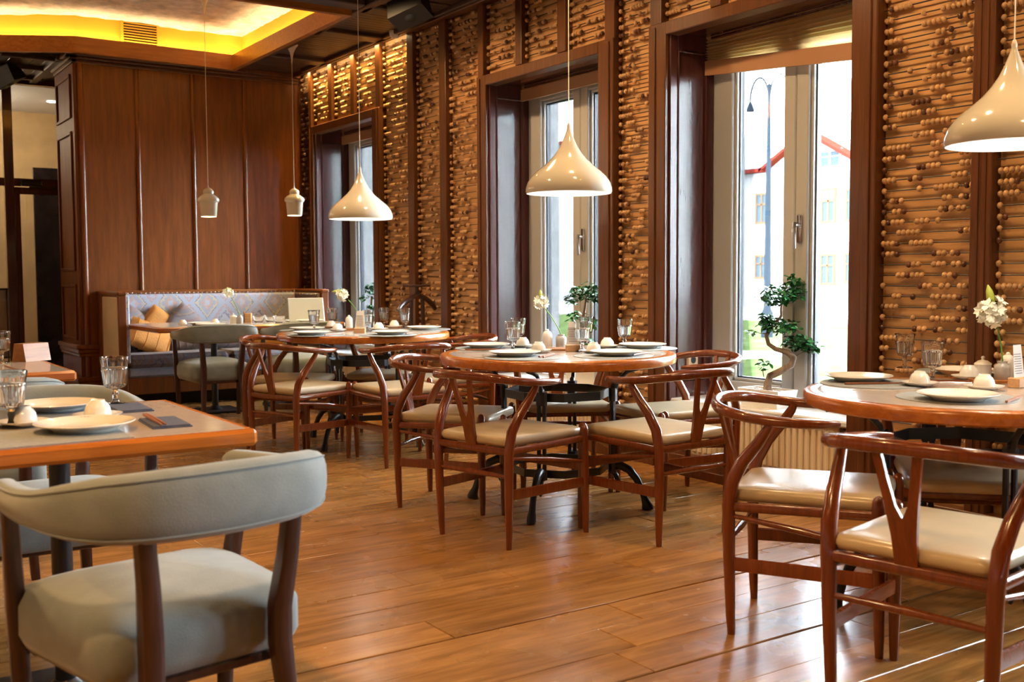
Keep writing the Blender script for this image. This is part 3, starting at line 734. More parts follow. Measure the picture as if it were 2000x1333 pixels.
def make_wishbone(label, loc, rz):
    t = thing('wishbone_chair', label, 'chair', loc, rz, 'wishbone chairs round the round tables')
    out = []
    for p in rounded([(-.205, -.015), (.205, -.015), (.225, .435), (.215, .475), (-.215, .475), (-.225, .435)], .03): out.append(p)
    cushion(out, .432, .478, .012, rnd_=.018).build('seat', 'leather', t, 60)
    hp = [(-.208, .325, .698), (-.24, .28, .699), (-.258, .21, .701), (-.263, .13, .705), (-.255, .06, .712), (-.228, -.005, .721), (-.18, -.05, .729), (-.10, -.078, .735), (0, -.088, .737)]
    hp = hp+[(-x, y, z) for x, y, z in hp[-2::-1]]
    m = len(hp); hw = [.010, .0165, .0175, .0175, .017, .0165, .016, .016, .016]; hw = hw+hw[-2::-1]; hh = [.009, .0145, .016, .0165, .017, .018, .019, .0195, .02]; hh = hh+hh[-2::-1]
    # smooth the hoop
    P = []
    for i in range(m-1):
        p0, p1, p2, p3 = (Vector(hp[max(i-1, 0)]), Vector(hp[i]), Vector(hp[i+1]), Vector(hp[min(i+2, m-1)]))
        for k in range(3):
            u = k/3; P.append((.5*((2*p1)+(p2-p0)*u+(2*p0-5*p1+4*p2-p3)*u*u+(3*p1-p0-3*p2+p3)*u**3), hw[i]+(hw[i+1]-hw[i])*u, hh[i]+(hh[i+1]-hh[i])*u))
    P.append((Vector(hp[-1]), hw[-1], hh[-1]))
    MB().sweep([p[0] for p in P], [p[1] for p in P], [p[2] for p in P], n=12).build('top_rail', 'cherry', t, 60)
    poly = [(-.030, .425), (.030, .425), (.033, .50), (.040, .565), (.054, .66), (.064, .728), (.040, .728), (.030, .66), (.016, .578), (.006, .552), (-.006, .552), (-.016, .578), (-.030, .66), (-.040, .728), (-.064, .728), (-.054, .66), (-.040, .565), (-.033, .50)]
    lean = lambda z: -.012-.068*max(0, (z-.43)/.3)
    q = MB()
    # two convex halves keep the fork clean
    quads = [((-.030, .425), (.030, .425), (.033, .50), (-.033, .50)), ((-.033, .50), (.033, .50), (.039, .552), (-.039, .552)),
             ((-.039, .552), (0, .552), (-.016, .585), (-.0435, .585)), ((.039, .552), (0, .552), (.016, .585), (.0435, .585)),
             ((-.0435, .585), (-.016, .585), (-.031, .66), (-.055, .66)), ((.0435, .585), (.016, .585), (.031, .66), (.055, .66)),
             ((-.055, .66), (-.031, .66), (-.042, .73), (-.066, .73)), ((.055, .66), (.031, .66), (.042, .73), (.066, .73))]
    for Q in quads: q.prism(Q, lambda a, b, tt: (a, lean(b)+tt, b), -.006, .006)
    q.build('back_splat', 'cherry', t, 0)
    for s in (-1, 1):
        leg_rear(s).build('leg', 'cherry', t, 60); leg_front(s).build('leg', 'cherry', t, 60)
        MB().sweep([(s*.217, -.008, .418), (s*.235, .22, .424), (s*.25, .446, .43)], .010, .015, n=10, sq=.7).build('seat_rail', 'cherry', t, 60)
        MB().sweep([(s*.216, -.006, .39), (s*.236, .22, .362), (s*.251, .448, .325)], [.007, .0115, .007], n=10).build('side_stretcher', 'cherry', t, 60)
        MB().sweep([(s*.212, -.006, .232), (s*.2525, .45, .232)], .009, .023, n=8, sq=.4).build('side_board', 'cherry', t, 40)
    MB().sweep([(-.217, -.010, .417), (.217, -.010, .417)], .012, .016, n=10, sq=.7).build('seat_rail', 'cherry', t, 60)
    MB().sweep([(-.25, .446, .425), (.25, .446, .425)], .012, .016, n=10, sq=.7).build('seat_rail', 'cherry', t, 60)
    MB().sweep([(-.214, -.008, .31), (0, -.008, .312), (.214, -.008, .31)], [.008, .0125, .008], n=10).build('rear_stretcher', 'cherry', t, 60)
    MB().sweep([(-.252, .45, .30), (.252, .45, .30)], .009, .021, n=8, sq=.4).build('front_board', 'cherry', t, 40)
    return t
CH = [
 (3.211, 3.369, -0.05, 1, 'wishbone chair at the middle round table, nearest the camera on its right'),
 (2.406, 3.882, 0.974, 0.225, 'wishbone chair at the middle round table, nearest the camera on its left'),
 (2.62, 4.805, 0.627, -0.779, 'wishbone chair at the middle round table, left side, just behind another chair'),
 (3.97, 4.04, -0.985, 0.15, 'wishbone chair between the middle round table and the nearest window'),
 (3.579, 4.864, -0.462, -0.886, 'wishbone chair facing the camera behind the middle round table'),
 (3.11, 5.685, 0.03, 1, 'wishbone chair at the farthest round table, near side, right of two'),
 (2.42, 6.25, 0.95, 0.31, 'wishbone chair at the farthest round table, near side, left of two'),
 (2.635, 7.06, 0.694, -0.721, 'wishbone chair at the farthest round table, left side beside the grey armchair'),
 (3.91, 6.23, -0.97, 0.2, 'wishbone chair at the farthest round table, right side below the abacus wall'),
 (3.61, 7.03, -0.594, -0.804, 'wishbone chair facing the camera behind the farthest round table'),
 (2.628, 2.508, 0.548, -0.836, 'wishbone chair at the right round table with its back to the radiator'),
 (2.285, 1.62, 0.984, 0.18, 'largest wishbone chair, in front of the right round table at the frame edge'),
 (3.53, 2.33, -0.72, -0.69, 'wishbone chair facing the camera behind the right round table'),
]
w0 = None
for x, y, hx, hy, lab in CH:
    if w0 is None: w0 = make_wishbone(lab, (x, y, 0), hdg(hx, hy))
    else: dup(w0, lab, (x, y, 0), hdg(hx, hy))

# ------------------------------------------------------------------ round tables on cast iron bases
def round_table(label, x, y, z, rad, az):
    t = thing('round_table', label, 'table', (x, y, 0), az, 'round tables with cast iron bases')
    q = MB().lathe([(rad-.05, z-.048), (rad-.012, z-.048), (rad-.002, z-.042), (rad, z-.024), (rad-.002, z-.006), (rad-.010, z-.0005), (rad-.028, z), (rad-.05, z)], n=72, closed=True); q.build('edge_band', 'rim', t, 50)
    MB().lathe([(rad-.049, z-.046), (rad-.049, z-.001), (rad-.06, z+.0005), (0, z+.0005)], n=72).build('tabletop', 'tabletop', t, 40)
    b = MB()
    def ringo(r, z0, z1):
        n_ = 8; vs = []
        for k in range(n_):
            a = math.pi/8+2*math.pi*k/n_
            for rr, zz in ((r, z0), (r, z1), (r-.010, z1), (r-.010, z0)): vs.append((rr*math.cos(a), rr*math.sin(a), zz))
        b = MB(); b.add(vs, [(k*4+i, ((k+1) % n_)*4+i, ((k+1) % n_)*4+(i+1) % 4, k*4+(i+1) % 4) for k in range(n_) for i in range(4)]); b.build('ring', 'iron', t, 30)
    ringo(.265, .548, .590); ringo(.265, .178, .215)
    for k in range(4):
        a = math.pi/2*k; c_, s_ = math.cos(a), math.sin(a); T = lambda r, z_, o=0: (r*c_-o*s_, r*s_+o*c_, z_)
        q = MB()
        for o_ in (-.014, .014): q.cyl(T(.285, .20, o_), T(.285, .585, o_), .0105, n=8)
        q.box(-.02, .02, -.02, .02, 0, 0.0001) if False else None
        q.sweep([T(.285, .535), T(.285, .60)], .028, .022, n=8, up=(c_, s_, 0)); q.sweep([T(.285, .175), T(.285, .225)], .028, .022, n=8, up=(c_, s_, 0)); q.lathe([(.012, .60), (.013, .612), (.006, .622), (0, .624)], c=T(.285, 0), n=8)
        q.build('post', 'iron', t, 40)
        MB().sweep([T(.29, .575), T(.31, .635), T(.36, .685), T(.43, .705), T(.5, z-.05)], [.012, .011, .010, .011, .013], n=8, up=(-s_, c_, 0)).build('bracket', 'iron', t, 50)
        q = MB().sweep([T(.27, .205), T(.32, .215), T(.365, .195), T(.405, .15), T(.43, .10), T(.445, .055), T(.455, .03), T(.46, .012), T(.462, .0)], [.020, .023, .021, .019, .017, .018, .024, .030, .030], [.020, .022, .019, .016, .015, .017, .022, .022, .020], n=10, up=(-s_, c_, 0))
        q.sweep([T(.275, .19), T(.30, .165), T(.315, .125), T(.305, .10)], [.012, .014, .013, .006], n=8, up=(-s_, c_, 0)); q.build('foot', 'iron', t, 50)
    return t
TB = {'far': (3.258, 6.706, .77, .597, R(28)), 'mid': (3.157, 4.291, .77, .593, R(38)), 'right': (3.34, 2.15, .748, .55, R(60))}
round_table('farthest round table with orange wooden rim, below the small onion lamp', *TB['far'])
round_table('middle round table with orange wooden rim, below the middle onion lamp', *TB['mid'])
round_table('right round table with orange wooden rim, cut by the frame edge', *TB['right'])

# ------------------------------------------------------------------ grey upholstered armchairs
def make_arm(label, loc, rz):
    t = thing('upholstered_armchair', label, 'armchair', loc, rz, 'grey upholstered armchairs')
    cushion(rounded([(-.232, .02), (.232, .02), (.268, .40), (.255, .485), (-.255, .485), (-.268, .40)], .06, 5), .318, .475, .03, rnd_=.045).build('seat', 'velvet', t, 70)
    MB().box(-.15, .15, .03, .07, .308, .33, .004).box(-.235, .235, .41, .45, .308, .33, .004).box(-.16, -.12, .03, .45, .308, .33, .004).box(.12, .16, .03, .45, .308, .33, .004).build('seat_frame', 'darkleg', t, 40)
    hp = [(-.262, .455, .688), (-.278, .43, .690), (-.292, .34, .692), (-.30, .24, .694), (-.297, .14, .698), (-.275, .055, .703), (-.225, -.01, .707), (-.14, -.05, .709), (0, -.066, .71)]
    hh = [.012, .027, .029, .032, .040, .055, .068, .073, .075]; hw = [.012, .028, .031, .032, .032, .033, .034, .035, .036]
    hp += [(-x, y, z) for x, y, z in hp[-2::-1]]; hh += hh[-2::-1]; hw += hw[-2::-1]; m = len(hp); P = []
    for i in range(m-1):
        p0, p1, p2, p3 = (Vector(hp[max(i-1, 0)]), Vector(hp[i]), Vector(hp[i+1]), Vector(hp[min(i+2, m-1)]))
        for k in range(4):
            u = k/4; P.append((.5*((2*p1)+(p2-p0)*u+(2*p0-5*p1+4*p2-p3)*u*u+(3*p1-p0-3*p2+p3)*u**3), hw[i]+(hw[i+1]-hw[i])*u, hh[i]+(hh[i+1]-hh[i])*u))
    P.append((Vector(hp[-1]), hw[-1], hh[-1]))
    bk = MB().sweep([p[0] for p in P], [p[1] for p in P], [p[2] for p in P], n=20, sq=.75).build('backrest', 'velvet', t, 80)
    # welt seams along the upper and lower edge of the back
    for sgn in (.80, -.80):
        q = MB(); q.sweep([(p[0].x*(1+.80*p[1]/max(.12, math.hypot(p[0].x, p[0].y-.2))), .2+(p[0].y-.2)*(1+.80*p[1]/max(.12, math.hypot(p[0].x, p[0].y-.2))), p[0].z+sgn*p[2]) for p in P[8:-8]], .0022, n=6); q.build('seam', 'velvet', bk, 60)
    for s in (-1, 1):
        MB().sweep([(s*.165, -.055, 0), (s*.155, -.035, .2), (s*.146, -.014, .36), (s*.146, -.014, .44), (s*.156, -.032, .55), (s*.168, -.042, .68)], [.017, .020, .023, .023, .021, .019], [.014, .017, .022, .023, .02, .017], n=12, up=(0, 1, 0), sq=.45).build('leg', 'darkleg', t, 40)
        MB().sweep([(s*.245, .45, 0), (s*.25, .445, .2), (s*.262, .435, .42), (s*.274, .41, .56), (s*.284, .385, .67)], [.016, .019, .020, .018, .016], [.014, .017, .021, .018, .016], n=12, up=(0, 1, 0), sq=.45).build('leg', 'darkleg', t, 40)
    return t
AR = [
 (.70, 2.17, -.15, .99, 'large grey velvet armchair in the foreground seen from behind'),
 (.66, 3.92, 0, -1, 'grey armchair on the far side of the nearest left table'),
 (.55, 4.42, .02, 1, 'grey armchair with its back to the camera at the second left table'),
 (2.77, 8.27, .08, 1, 'grey armchair at the bench table, left one of the pair'),
 (3.55, 8.30, .02, 1, 'grey armchair at the bench table, right one, behind the wishbone chairs'),
]
a0 = None
for x, y, hx, hy, lab in AR:
    if a0 is None: a0 = make_arm(lab, (x, y, 0), hdg(hx, hy))
    else: dup(a0, lab, (x, y, 0), hdg(hx, hy))

# ------------------------------------------------------------------ rectangular tables
def rect_table(label, x0, x1, y0, y1, z, posts):
    cx, cy_ = (x0+x1)/2, (y0+y1)/2
    t = thing('rectangular_table', label, 'table', (cx, cy_, 0), 0, 'rectangular tables with orange edges'); M_ = Matrix.Translation((-cx, -cy_, 0))
    q = MB(M_); e = .03
    for a in ((x0, x1, y0, y0+e), (x0, x1, y1-e, y1), (x0, x0+e, y0+e, y1-e), (x1-e, x1, y0+e, y1-e)): q.box(*a, z-.045, z, .010)
    q.build('edge_band', 'rim', t, 30)
    MB(M_).box(x0+e-.004, x1-e+.004, y0+e-.004, y1-e+.004, z-.044, z+.0005).build('tabletop', 'tabletop', t, 0)
    for px, py in posts:
        MB(M_).lathe([(.028, .02), (.028, z-.06), (.10, z-.055), (.10, z-.045)], c=(px, py, 0), n=16).build('column', 'iron', t, 40)
        MB(M_).box(px-.2, px+.2, py-.2, py+.2, 0, .018, .008).lathe([(.07, .018), (.045, .035), (.03, .05)], c=(px, py, 0), n=16).build('base_plate', 'iron', t, 40)
    return t
TA, TBk = .76, .752
rect_table('nearest left table with thick orange edge, its corner in the foreground', -.25, .99, 2.675, 3.504, TA, [(.575, 3.09), (.02, 3.09)])
rect_table('second left table behind the nearest one, holding a wooden napkin stand', -.25, .98, 4.82, 5.56, .76, [(.35, 5.2)])
rect_table('long bench table before the patterned banquette', 2.38, 4.02, 8.64, 9.62, TBk, [(2.95, 9.0), (3.65, 9.02)])

# ------------------------------------------------------------------ banquette with cushions
t = thing('banquette', 'patterned banquette with high sides against the wood panelled wall', 'bench', (3.27, 9.950, 0)); M_ = Matrix.Translation((-3.27, -9.950, 0))
q = MB(M_); q.box(2.30, 4.25, 10.210, 10.290, .08, 1.01, .008); q.box(2.28, 4.27, 9.530, 10.290, 1.01, 1.0355, .008) if False else None
q.box(2.29, 4.26, 10.180, 10.290, 1.0, 1.035, .010); q.build('back_frame', 'panelwood', t, 0)
MB(M_).box(2.36, 4.20, 10.130, 10.210, .42, 1.0, .02).build('back_cushion', 'kilim', t, 30)
for x0, x1, inx in ((2.29, 2.36, 1), (4.19, 4.26, -1)):
    q = MB(M_); q.box(x0, x1, 9.530, 9.590, .3, 1.0, .006); q.box(x0, x1, 10.130, 10.290, .3, 1.0, .006); q.box(x0-.005, x1+.005, 9.520, 10.290, 1.0, 1.035, .010); q.box(x0, x1, 9.530, 10.250, .08, .36, .006)
    a = q.build('arm_frame', 'panelwood', t, 0)
    MB(M_).box(x0+.012, x1-.012, 9.590, 10.130, .36, 1.0).build('arm_core', 'panelwood', t, 0)
    ox = x0+.006 if inx > 0 else x1-.006
    MB(M_).box(ox-.008, ox+.008, 9.550, 10.100, .42, .985, .005).build('outer_panel', 'creampanel', t, 0)
    ix = x1 if inx > 0 else x0
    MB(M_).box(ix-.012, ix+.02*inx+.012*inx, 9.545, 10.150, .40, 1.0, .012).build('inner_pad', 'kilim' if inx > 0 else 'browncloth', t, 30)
q = MB(M_)
for k in range(44): q.sphere((2.40+k*.0409, 10.128, 1.012), .007, 6, 4)
for k in range(16): q.sphere((4.155, 9.590+k*.04, .985), .007, 6, 4)
o = q.build('nail_heads', 'chrome', t, 60); o['kind'] = 'stuff'
for i in range(2): MB(M_).box(2.375+i*.915, 2.375+(i+1)*.915-.01, 9.550, 10.140, .355, .475, .035).build('seat_cushion', 'kilim_shaded', t, 30)
MB(M_).box(2.37, 4.19, 9.570, 10.140, .27, .355, .02).build('seat_base', 'plaincloth', t, 30)
MB(M_).box(2.30, 4.25, 9.580, 9.620, .12, .27, .006).build('front_rail', 'panelwood', t, 0)
MB(M_).box(2.33, 4.22, 9.750, 10.200, 0, .12).build('plinth', 'black', t, 0)
def pillow(label, loc, w, h, d, rot, mat, ribs=0, grp='loose cushions on the banquette'):
    t = thing('cushion', label, 'cushion', loc, 0, grp); t.rotation_euler = rot
    n_ = 14; vs = []; fs = []
    for sgn in (1, -1):
        for i in range(n_+1):
            for j in range(n_+1):
                u, v = 2*i/n_-1, 2*j/n_-1; th = max(0, (1-u**4)*(1-v**4))**.5
                pin = 1-.09*(abs(u)*abs(v))**1.5-.0
                vs.append((u*w/2*pin*(1-.05*(1-abs(v)**2)), sgn*th*d/2, v*h/2*pin*(1-.05*(1-abs(u)**2))))
    m = (n_+1)**2
    for s_ in (0, 1):
        for i in range(n_):
            for j in range(n_):
                a = s_*m+i*(n_+1)+j; f = (a, a+n_+1, a+n_+2, a+1); fs.append(f if s_ == 0 else f[::-1])
    MB().add(vs, fs).build('cover', mat, t, 80)
    if ribs:
        q = MB()
        for k in range(ribs):
            x = -w*.36+w*.72*k/(ribs-1); u = 2*x/w
            for sg in (1, -1): q.sweep([(x, sg*(d/2*max(0, (1-u**4)*(1-v**4))**.5+.002), v*h/2*.95) for v in [-.95+1.9*i/12 for i in range(13)]], .004, n=6, up=(1, 0, 0))
        q.build('piping', mat, t, 60)
    return t
pillow('mustard square cushion with raised seams leaning on the bench seat', (2.66, 9.93, .60), .46, .30, .14, (R(-18), R(26), R(8)), 'mustard', 4)
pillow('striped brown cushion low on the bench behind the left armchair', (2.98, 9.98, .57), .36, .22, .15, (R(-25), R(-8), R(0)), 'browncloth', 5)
pillow('brown patterned cushion at the middle of the bench seat', (3.40, 10.02, .58), .38, .24, .14, (R(-20), R(6), R(0)), 'kilim_shaded')
pillow('orange cushion at the right part of the bench seat', (3.82, 10.0, .57), .34, .24, .14, (R(-20), R(10), R(0)), 'mustard')
pillow('large patterned cushion propped in the left bench corner', (2.545, 10.05, .70), .36, .36, .14, (R(-16), R(40), R(14)), 'kilim_shaded')
pillow('pointed patterned cushion propped behind the middle of the bench table', (3.02, 10.06, .71), .34, .34, .13, (R(-12), R(44), R(0)), 'kilim_shaded')
pillow('pointed mustard cushion standing behind the left end of the bench table', (2.74, 10.07, .71), .26, .36, .12, (R(-10), R(40), R(0)), 'mustard')

# ------------------------------------------------------------------ pendant lamps
def onion(label, x, y, zb, power):
    t = thing('onion_pendant_lamp', label, 'lamp', (x, y, zb), 0, 'white onion pendant lamps')
    pr = [(.214, 0), (.2175, .008), (.2165, .028), (.208, .055), (.19, .082), (.163, .108), (.13, .135), (.098, .163), (.07, .195), (.048, .228), (.030, .265), (.018, .295), (.011, .315), (.009, .325)]
    inn = [(r-.003, z-.001 if i else z) for i, (r, z) in enumerate(pr[:-2])]
    MB().lathe(pr, n=56, caps=False).build('shade', 'lampwhite', t, 60)
    q = MB(); q.lathe(inn[::-1], n=56, caps=False); q.build('shade_lining', 'lampin', t, 60)
    MB().sphere((0, 0, .075), .045, 14, 8).build('bulb', 'bulb', t, 60)
    MB().cyl((0, 0, .11), (0, 0, .18), .022).build('socket', 'cordwhite', t, 40)
    MB().lathe([(.009, .32), (.010, .335), (.005, .35), (.0022, .352), (.0022, 3.2-zb-.03)], n=8).build('cord', 'cordwhite', t, 60)
    MB().lathe([(.0, -.05), (.012, -.045), (.03, -.02), (.055, -.004), (.055, 0)], c=(0, 0, 3.2-zb), n=24).build('canopy', 'lampwhite', t, 60)
    light('onion_lamp_beam', 'SPOT', (x, y, zb+.03), power, (1, .84, .64), size=.04, aim=(0, 0, -1), spot=150)
onion('middle white onion pendant lamp over the middle round table', 3.228, 4.288, 1.568, 14)
onion('smallest white onion pendant lamp over the farthest round table', 3.181, 6.569, 1.545, 14)
onion('largest white onion pendant lamp cut by the right frame edge', 3.425, 2.06, 1.592, 14)
def bell(label, x, y, zb, ztop):
    t = thing('bell_pendant_lamp', label, 'lamp', (x, y, zb), 0, 'small white bell pendant lamps')
    MB().lathe([(.062, 0), (.066, .006), (.076, .115), (.087, .122), (.089, .135), (.085, .15), (.072, .165), (.05, .18), (.042, .186), (.044, .2), (.040, .218), (.026, .232), (.010, .238), (.006, .25)], n=36).build('shade', 'lampwhite', t, 50)
    MB().lathe([(0, -.004), (.050, -.004), (.061, -.002), (.063, .012)], n=28).build('glowing_glass', 'bulbsmall', t, 60)
    MB().lathe([(.006, .25), (.0025, .26), (.0025, ztop-zb-.06)], n=8).build('cord', 'cordwhite', t, 60)
    MB().lathe([(.004, -.17), (.009, -.12), (.016, -.08), (.035, -.04), (.055, -.015), (.062, -.004), (.06, 0)], c=(0, 0, ztop-zb), n=24).build('canopy', 'lampwhite', t, 60)
    light('bell_lamp_beam', 'SPOT', (x, y, zb-.02), 5, (1, .8, .5), size=.04, aim=(0, 0, -1), spot=120)
bell('small white bell pendant lamp before the wood panelling, left of two', 2.85, 8.753, 1.66, 3.47)
bell('small white bell pendant lamp beside the far window corner, right of two', 3.677, 8.925, 1.70, 3.2)

# ------------------------------------------------------------------ tableware
Z = {'far': .77, 'mid': .77, 'right': .748, 'left': .76, 'second': .76, 'bench': .752}
PROTO = {}
def put(kind, maker, label, cat, loc, rz=0, group=None):
    if kind not in PROTO:
        t = thing(kind, label, cat, loc, rz, group); maker(t); PROTO[kind] = t; return t
    return dup(PROTO[kind], label, loc, rz, group)
def xy(u, v, z): p = at(u, v, z); return p.x, p.y
def mk_plate(t):
    MB().lathe([(0, .004), (.072, .004), (.074, 0), (.080, 0), (.083, .005), (.100, .012), (.124, .0205), (.1255, .022), (.124, .0235), (.100, .0165), (.086, .0115), (.078, .0085), (0, .008)], n=56).build('plate_body', 'ceramic', t, 60)
    q = MB()
    for k in (-1, 0, 1): q.lathe([(.0032, .0215), (0, .0222)], c=(k*.009, .112, -.0010), n=8)
    q.build('rim_mark', 'platemark', t, 0)
def mk_cup(t): MB().lathe([(.0365, 0), (.0375, .002), (.0365, .012), (.033, .026), (.027, .036), (.0205, .0405), (.0195, .046), (.0185, .0465), (.017, .042), (0, .041)], n=32).build('cup_body', 'ceramic', t, 60)
def mk_saucer(t): MB().lathe([(0, .003), (.036, .003), (.038, 0), (.042, 0), (.066, .012), (.067, .0135), (.064, .0138), (.042, .006), (0, .005)], n=40).build('saucer_body', 'ceramic', t, 60)
def mk_glass(t):
    pr = [(0, 0), (.033, 0), (.0345, .002), (.031, .0045), (.012, .009), (.0075, .018), (.0085, .028), (.011, .034), (.0075, .042), (.011, .050), (.027, .0545), (.031, .059), (.0335, .075), (.0358, .095), (.0375, .110), (.0395, .112), (.0395, .1155), (.0385, .1175), (.0405, .132), (.0430, .149), (.0426, .1502), (.0412, .149), (.0375, .122), (.0345, .095), (.0305, .066), (.026, .0605), (0, .059)]
    MB().lathe(pr, n=40, rmod=lambda k, i: 1+(.05*(1 if k % 2 else -1) if 11 <= i <= 14 else (.012*(1 if (k//2) % 2 else -1) if 18 <= i <= 19 else 0))).build('goblet_body', 'drinkglass', t, 30)
def mk_mat(t):
    pr = [(0, .003)]
    for k in range(24): r = .008+k*.0076; pr += [(r, .0022), (r+.0038, .0038)]
    pr += [(.190, .002), (.190, 0)]; MB().lathe(pr, n=56).build('woven_disc', 'matgrey', t, 60)
def mk_rmat(t): MB().box(-.21, .21, -.145, .145, 0, .003, .001).build('mat_sheet', 'matgrey', t, 0)
def mk_rmat2(t): MB().box(-.21, .21, -.145, .145, 0, .003, .001).build('mat_sheet', 'matdark', t, 0)
def mk_napkin(t):
    q = MB().box(-.052, .052, -.10, .10, 0, .004, .0015).box(-.050, .047, -.098, .096, .004, .008, .0015); q.build('folded_cloth', 'napkin', t, 0)
def mk_stick(t): MB().sweep([(0, -.115, .004), (0, .02, .004), (0, .115, .0035)], [.0042, .0038, .002], n=8, sq=.6).build('stick', 'chopwood', t, 40)
def mk_rest(t): MB().box(-.012, .012, -.007, .007, 0, .006, .002).build('rest_body', 'ceramic', t, 40)
def mk_shaker(t): 
    MB().lathe([(.026, 0), (.0275, .004), (.027, .055), (.0265, .07), (.020, .084), (.010, .090), (0, .092)], n=28).build('bottle', 'ceramic', t, 60)
    MB().lathe([(.008, .089), (.009, .094), (.006, .099), (0, .1)], n=16).build('stopper', 'ceramic', t, 60)
def mk_pot(t):
    MB().lathe([(.030, 0), (.0315, .004), (.031, .052), (.0325, .054), (.031, .058), (.018, .068), (.006, .071), (.005, .075), (.0075, .079), (.006, .084), (0, .086)], n=28).build('pot_body', 'ceramic', t, 50)
def mk_vase(t):
    MB().lathe([(0, 0), (.027, 0), (.0285, .003), (.0285, .045), (.027, .056), (.018, .062), (.017, .067), (.019, .071), (.0185, .072), (.0155, .069), (.0155, .05), (0, .049)], n=28).build('jar', 'vaseclay', t, 60)
def mk_tray(t):
    q = MB().box(-.075, .075, -.045, .045, 0, .006, .002)
    for a in ((-.075, .075, -.045, -.039), (-.075, .075, .039, .045), (-.075, -.069, -.039, .039), (.069, .075, -.039, .039)): q.box(*a, .006, .014, .002)
    q.build('tray_body', 'fascia', t, 0)
def mk_card(t):
    MB().box(-.038, .038, -.022, .022, 0, .036, .003).build('block', 'blockwood', t, 0)
    p = MB().add([(-.034, -.001, .034), (.034, -.001, .034), (.028, .012, .152), (-.022, .012, .152), (-.034, .0005, .034), (.034, .0005, .034), (.028, .0135, .152), (-.022, .0135, .152)], [(0, 1, 2, 3), (7, 6, 5, 4), (0, 4, 5, 1), (2, 6, 7, 3), (1, 5, 6, 2), (0, 3, 7, 4)]).build('sheet', 'paper', t, 0)
    q = MB()
    for k in range(9):
        z = .05+k*.0085; y = -.0014+.013*(z-.034)/.118; w = .022-.05*abs((k*37 % 10)/100-.03)
        q.box(-.026 if k % 3 else -.022, w, y-.0003, y+.0001, z, z+.0022)
    q.build('printed_lines', 'ink', p, 0)
RIGHT2 = hdg(0, 1)
face = lambda x, y: hdg(x, y)     # turn local +y away from the camera
TN = {'far': 'farthest round table', 'mid': 'middle round table', 'right': 'right round table', 'left': 'nearest left table', 'second': 'second left table', 'bench': 'bench table'}
def setting(tb, name, plate=None, mat=None, cup=None, glass=None, rect=None):
    z = Z[tb]+.0006; zm = 0
    if mat:
        x, y = xy(*mat, z)
        if rect: put('placemat_rect' if rect == 1 else 'placemat_dark', mk_rmat if rect == 1 else mk_rmat2, '%s placemat %s' % ('grey' if rect == 1 else 'dark blue', name), 'placemat', (x, y, z), 0, 'placemats')
        else: put('placemat', mk_mat, 'round grey woven placemat %s' % name, 'placemat', (x, y, z), 0, 'placemats')
        zm = .004
    if plate:
        x, y = xy(*plate, z+zm+.018); put('plate', mk_plate, 'white plate %s' % name, 'plate', (x, y, z+zm), face(x, y), 'white plates')
    if cup:
        x, y = xy(*cup, z+.01); put('saucer', mk_saucer, 'white saucer under the cup %s' % name, 'saucer', (x, y, z+zm), 0, 'white saucers')
        put('teacup', mk_cup, 'white teacup upside down on its saucer %s' % name, 'cup', (x, y, z+zm+.0056), 0, 'upturned teacups')
    if glass:
        x, y = xy(glass[0], glass[1], z+.150); put('goblet', mk_glass, 'ribbed glass goblet %s' % name, 'glass', (x, y, z+(zm if len(glass) > 2 else 0)), rnd.random(), 'ribbed glass goblets')
def stick(tb, a, b, label, dz=.004):
    z = Z[tb]+.0006+dz; pa = at(*a, z+.004); pb = at(*b, z+.004); c = (pa+pb)/2; d = pb-pa
    put('chopstick', mk_stick, label, 'chopstick', (c.x, c.y, z), hdg(d.x, d.y), 'brown chopsticks')
setting('mid', 'at the back left of the middle round table', (950, 673), (958, 681), (1021, 676), (1012, 622))
setting('mid', 'at the front left of the middle round table', (1005, 688), (1024, 699), (1052, 686), (1002, 628.5))
setting('mid', 'at the front right of the middle round table', (1203, 687), (1198, 696), (1159, 687), (1137, 630, 1))
setting('mid', 'at the back right of the middle round table', (1255, 673), (1252, 681), (1186, 677), (1220, 623.5))
setting('mid', 'behind the menu card on the middle round table', None, None, None, (1146, 619))
setting('far', 'at the back left of the farthest round table', (600, 641), (598, 646), (647, 639), (649, 602))
setting('far', 'at the front left of the farthest round table', (608, 649), (616, 655), (659, 645), (613, 606))
setting('far', 'at the front right of the farthest round table', (763, 648), (758, 655), (740, 643), (717, 607, 1))
setting('far', 'at the back right of the farthest round table', (828, 639), (829, 644), (770, 638), (791, 603))
setting('far', 'behind the menu card on the farthest round table', None, None, None, (750, 601))
setting('right', 'at the left of the right round table', (1677, 735), (1705, 750), (1796, 750), (1768, 652))
setting('right', 'at the front of the right round table', (1871, 770), (1868, 778), (1922, 757), (1822, 668))
setting('right', 'at the back of the right round table', (1880, 722), (1884, 727), (1893, 737), (1976, 649))
setting('left', 'near the front edge of the nearest left table', (166, 829), None, (45, 826), (19, 727))
setting('left', 'on the far side of the nearest left table', (108, 791), None, (191, 812), (223, 699))
x, y = .47, 2.845; put('placemat_rect', mk_rmat, 'grey placemat at the front edge of the nearest left table', 'placemat', (x, y, .7606), 0, 'placemats')
x, y = .52, 3.33; put('placemat_dark', mk_rmat2, 'dark blue placemat on the far side of the nearest left table', 'placemat', (x, y, .7606), 0, 'placemats')
for o in COL.objects:           # plates of the left table rest on their mats
    if o.get('category') in ('plate', 'saucer', 'cup', 'glass') and 'nearest left' in o.get('label', '') and o.parent is None: o.location.z += .0032
x, y = xy(322, 827, .762); put('napkin', mk_napkin, 'folded navy napkin near the corner of the nearest left table', 'napkin', (x, y, .7606), R(-4), 'folded navy napkins')
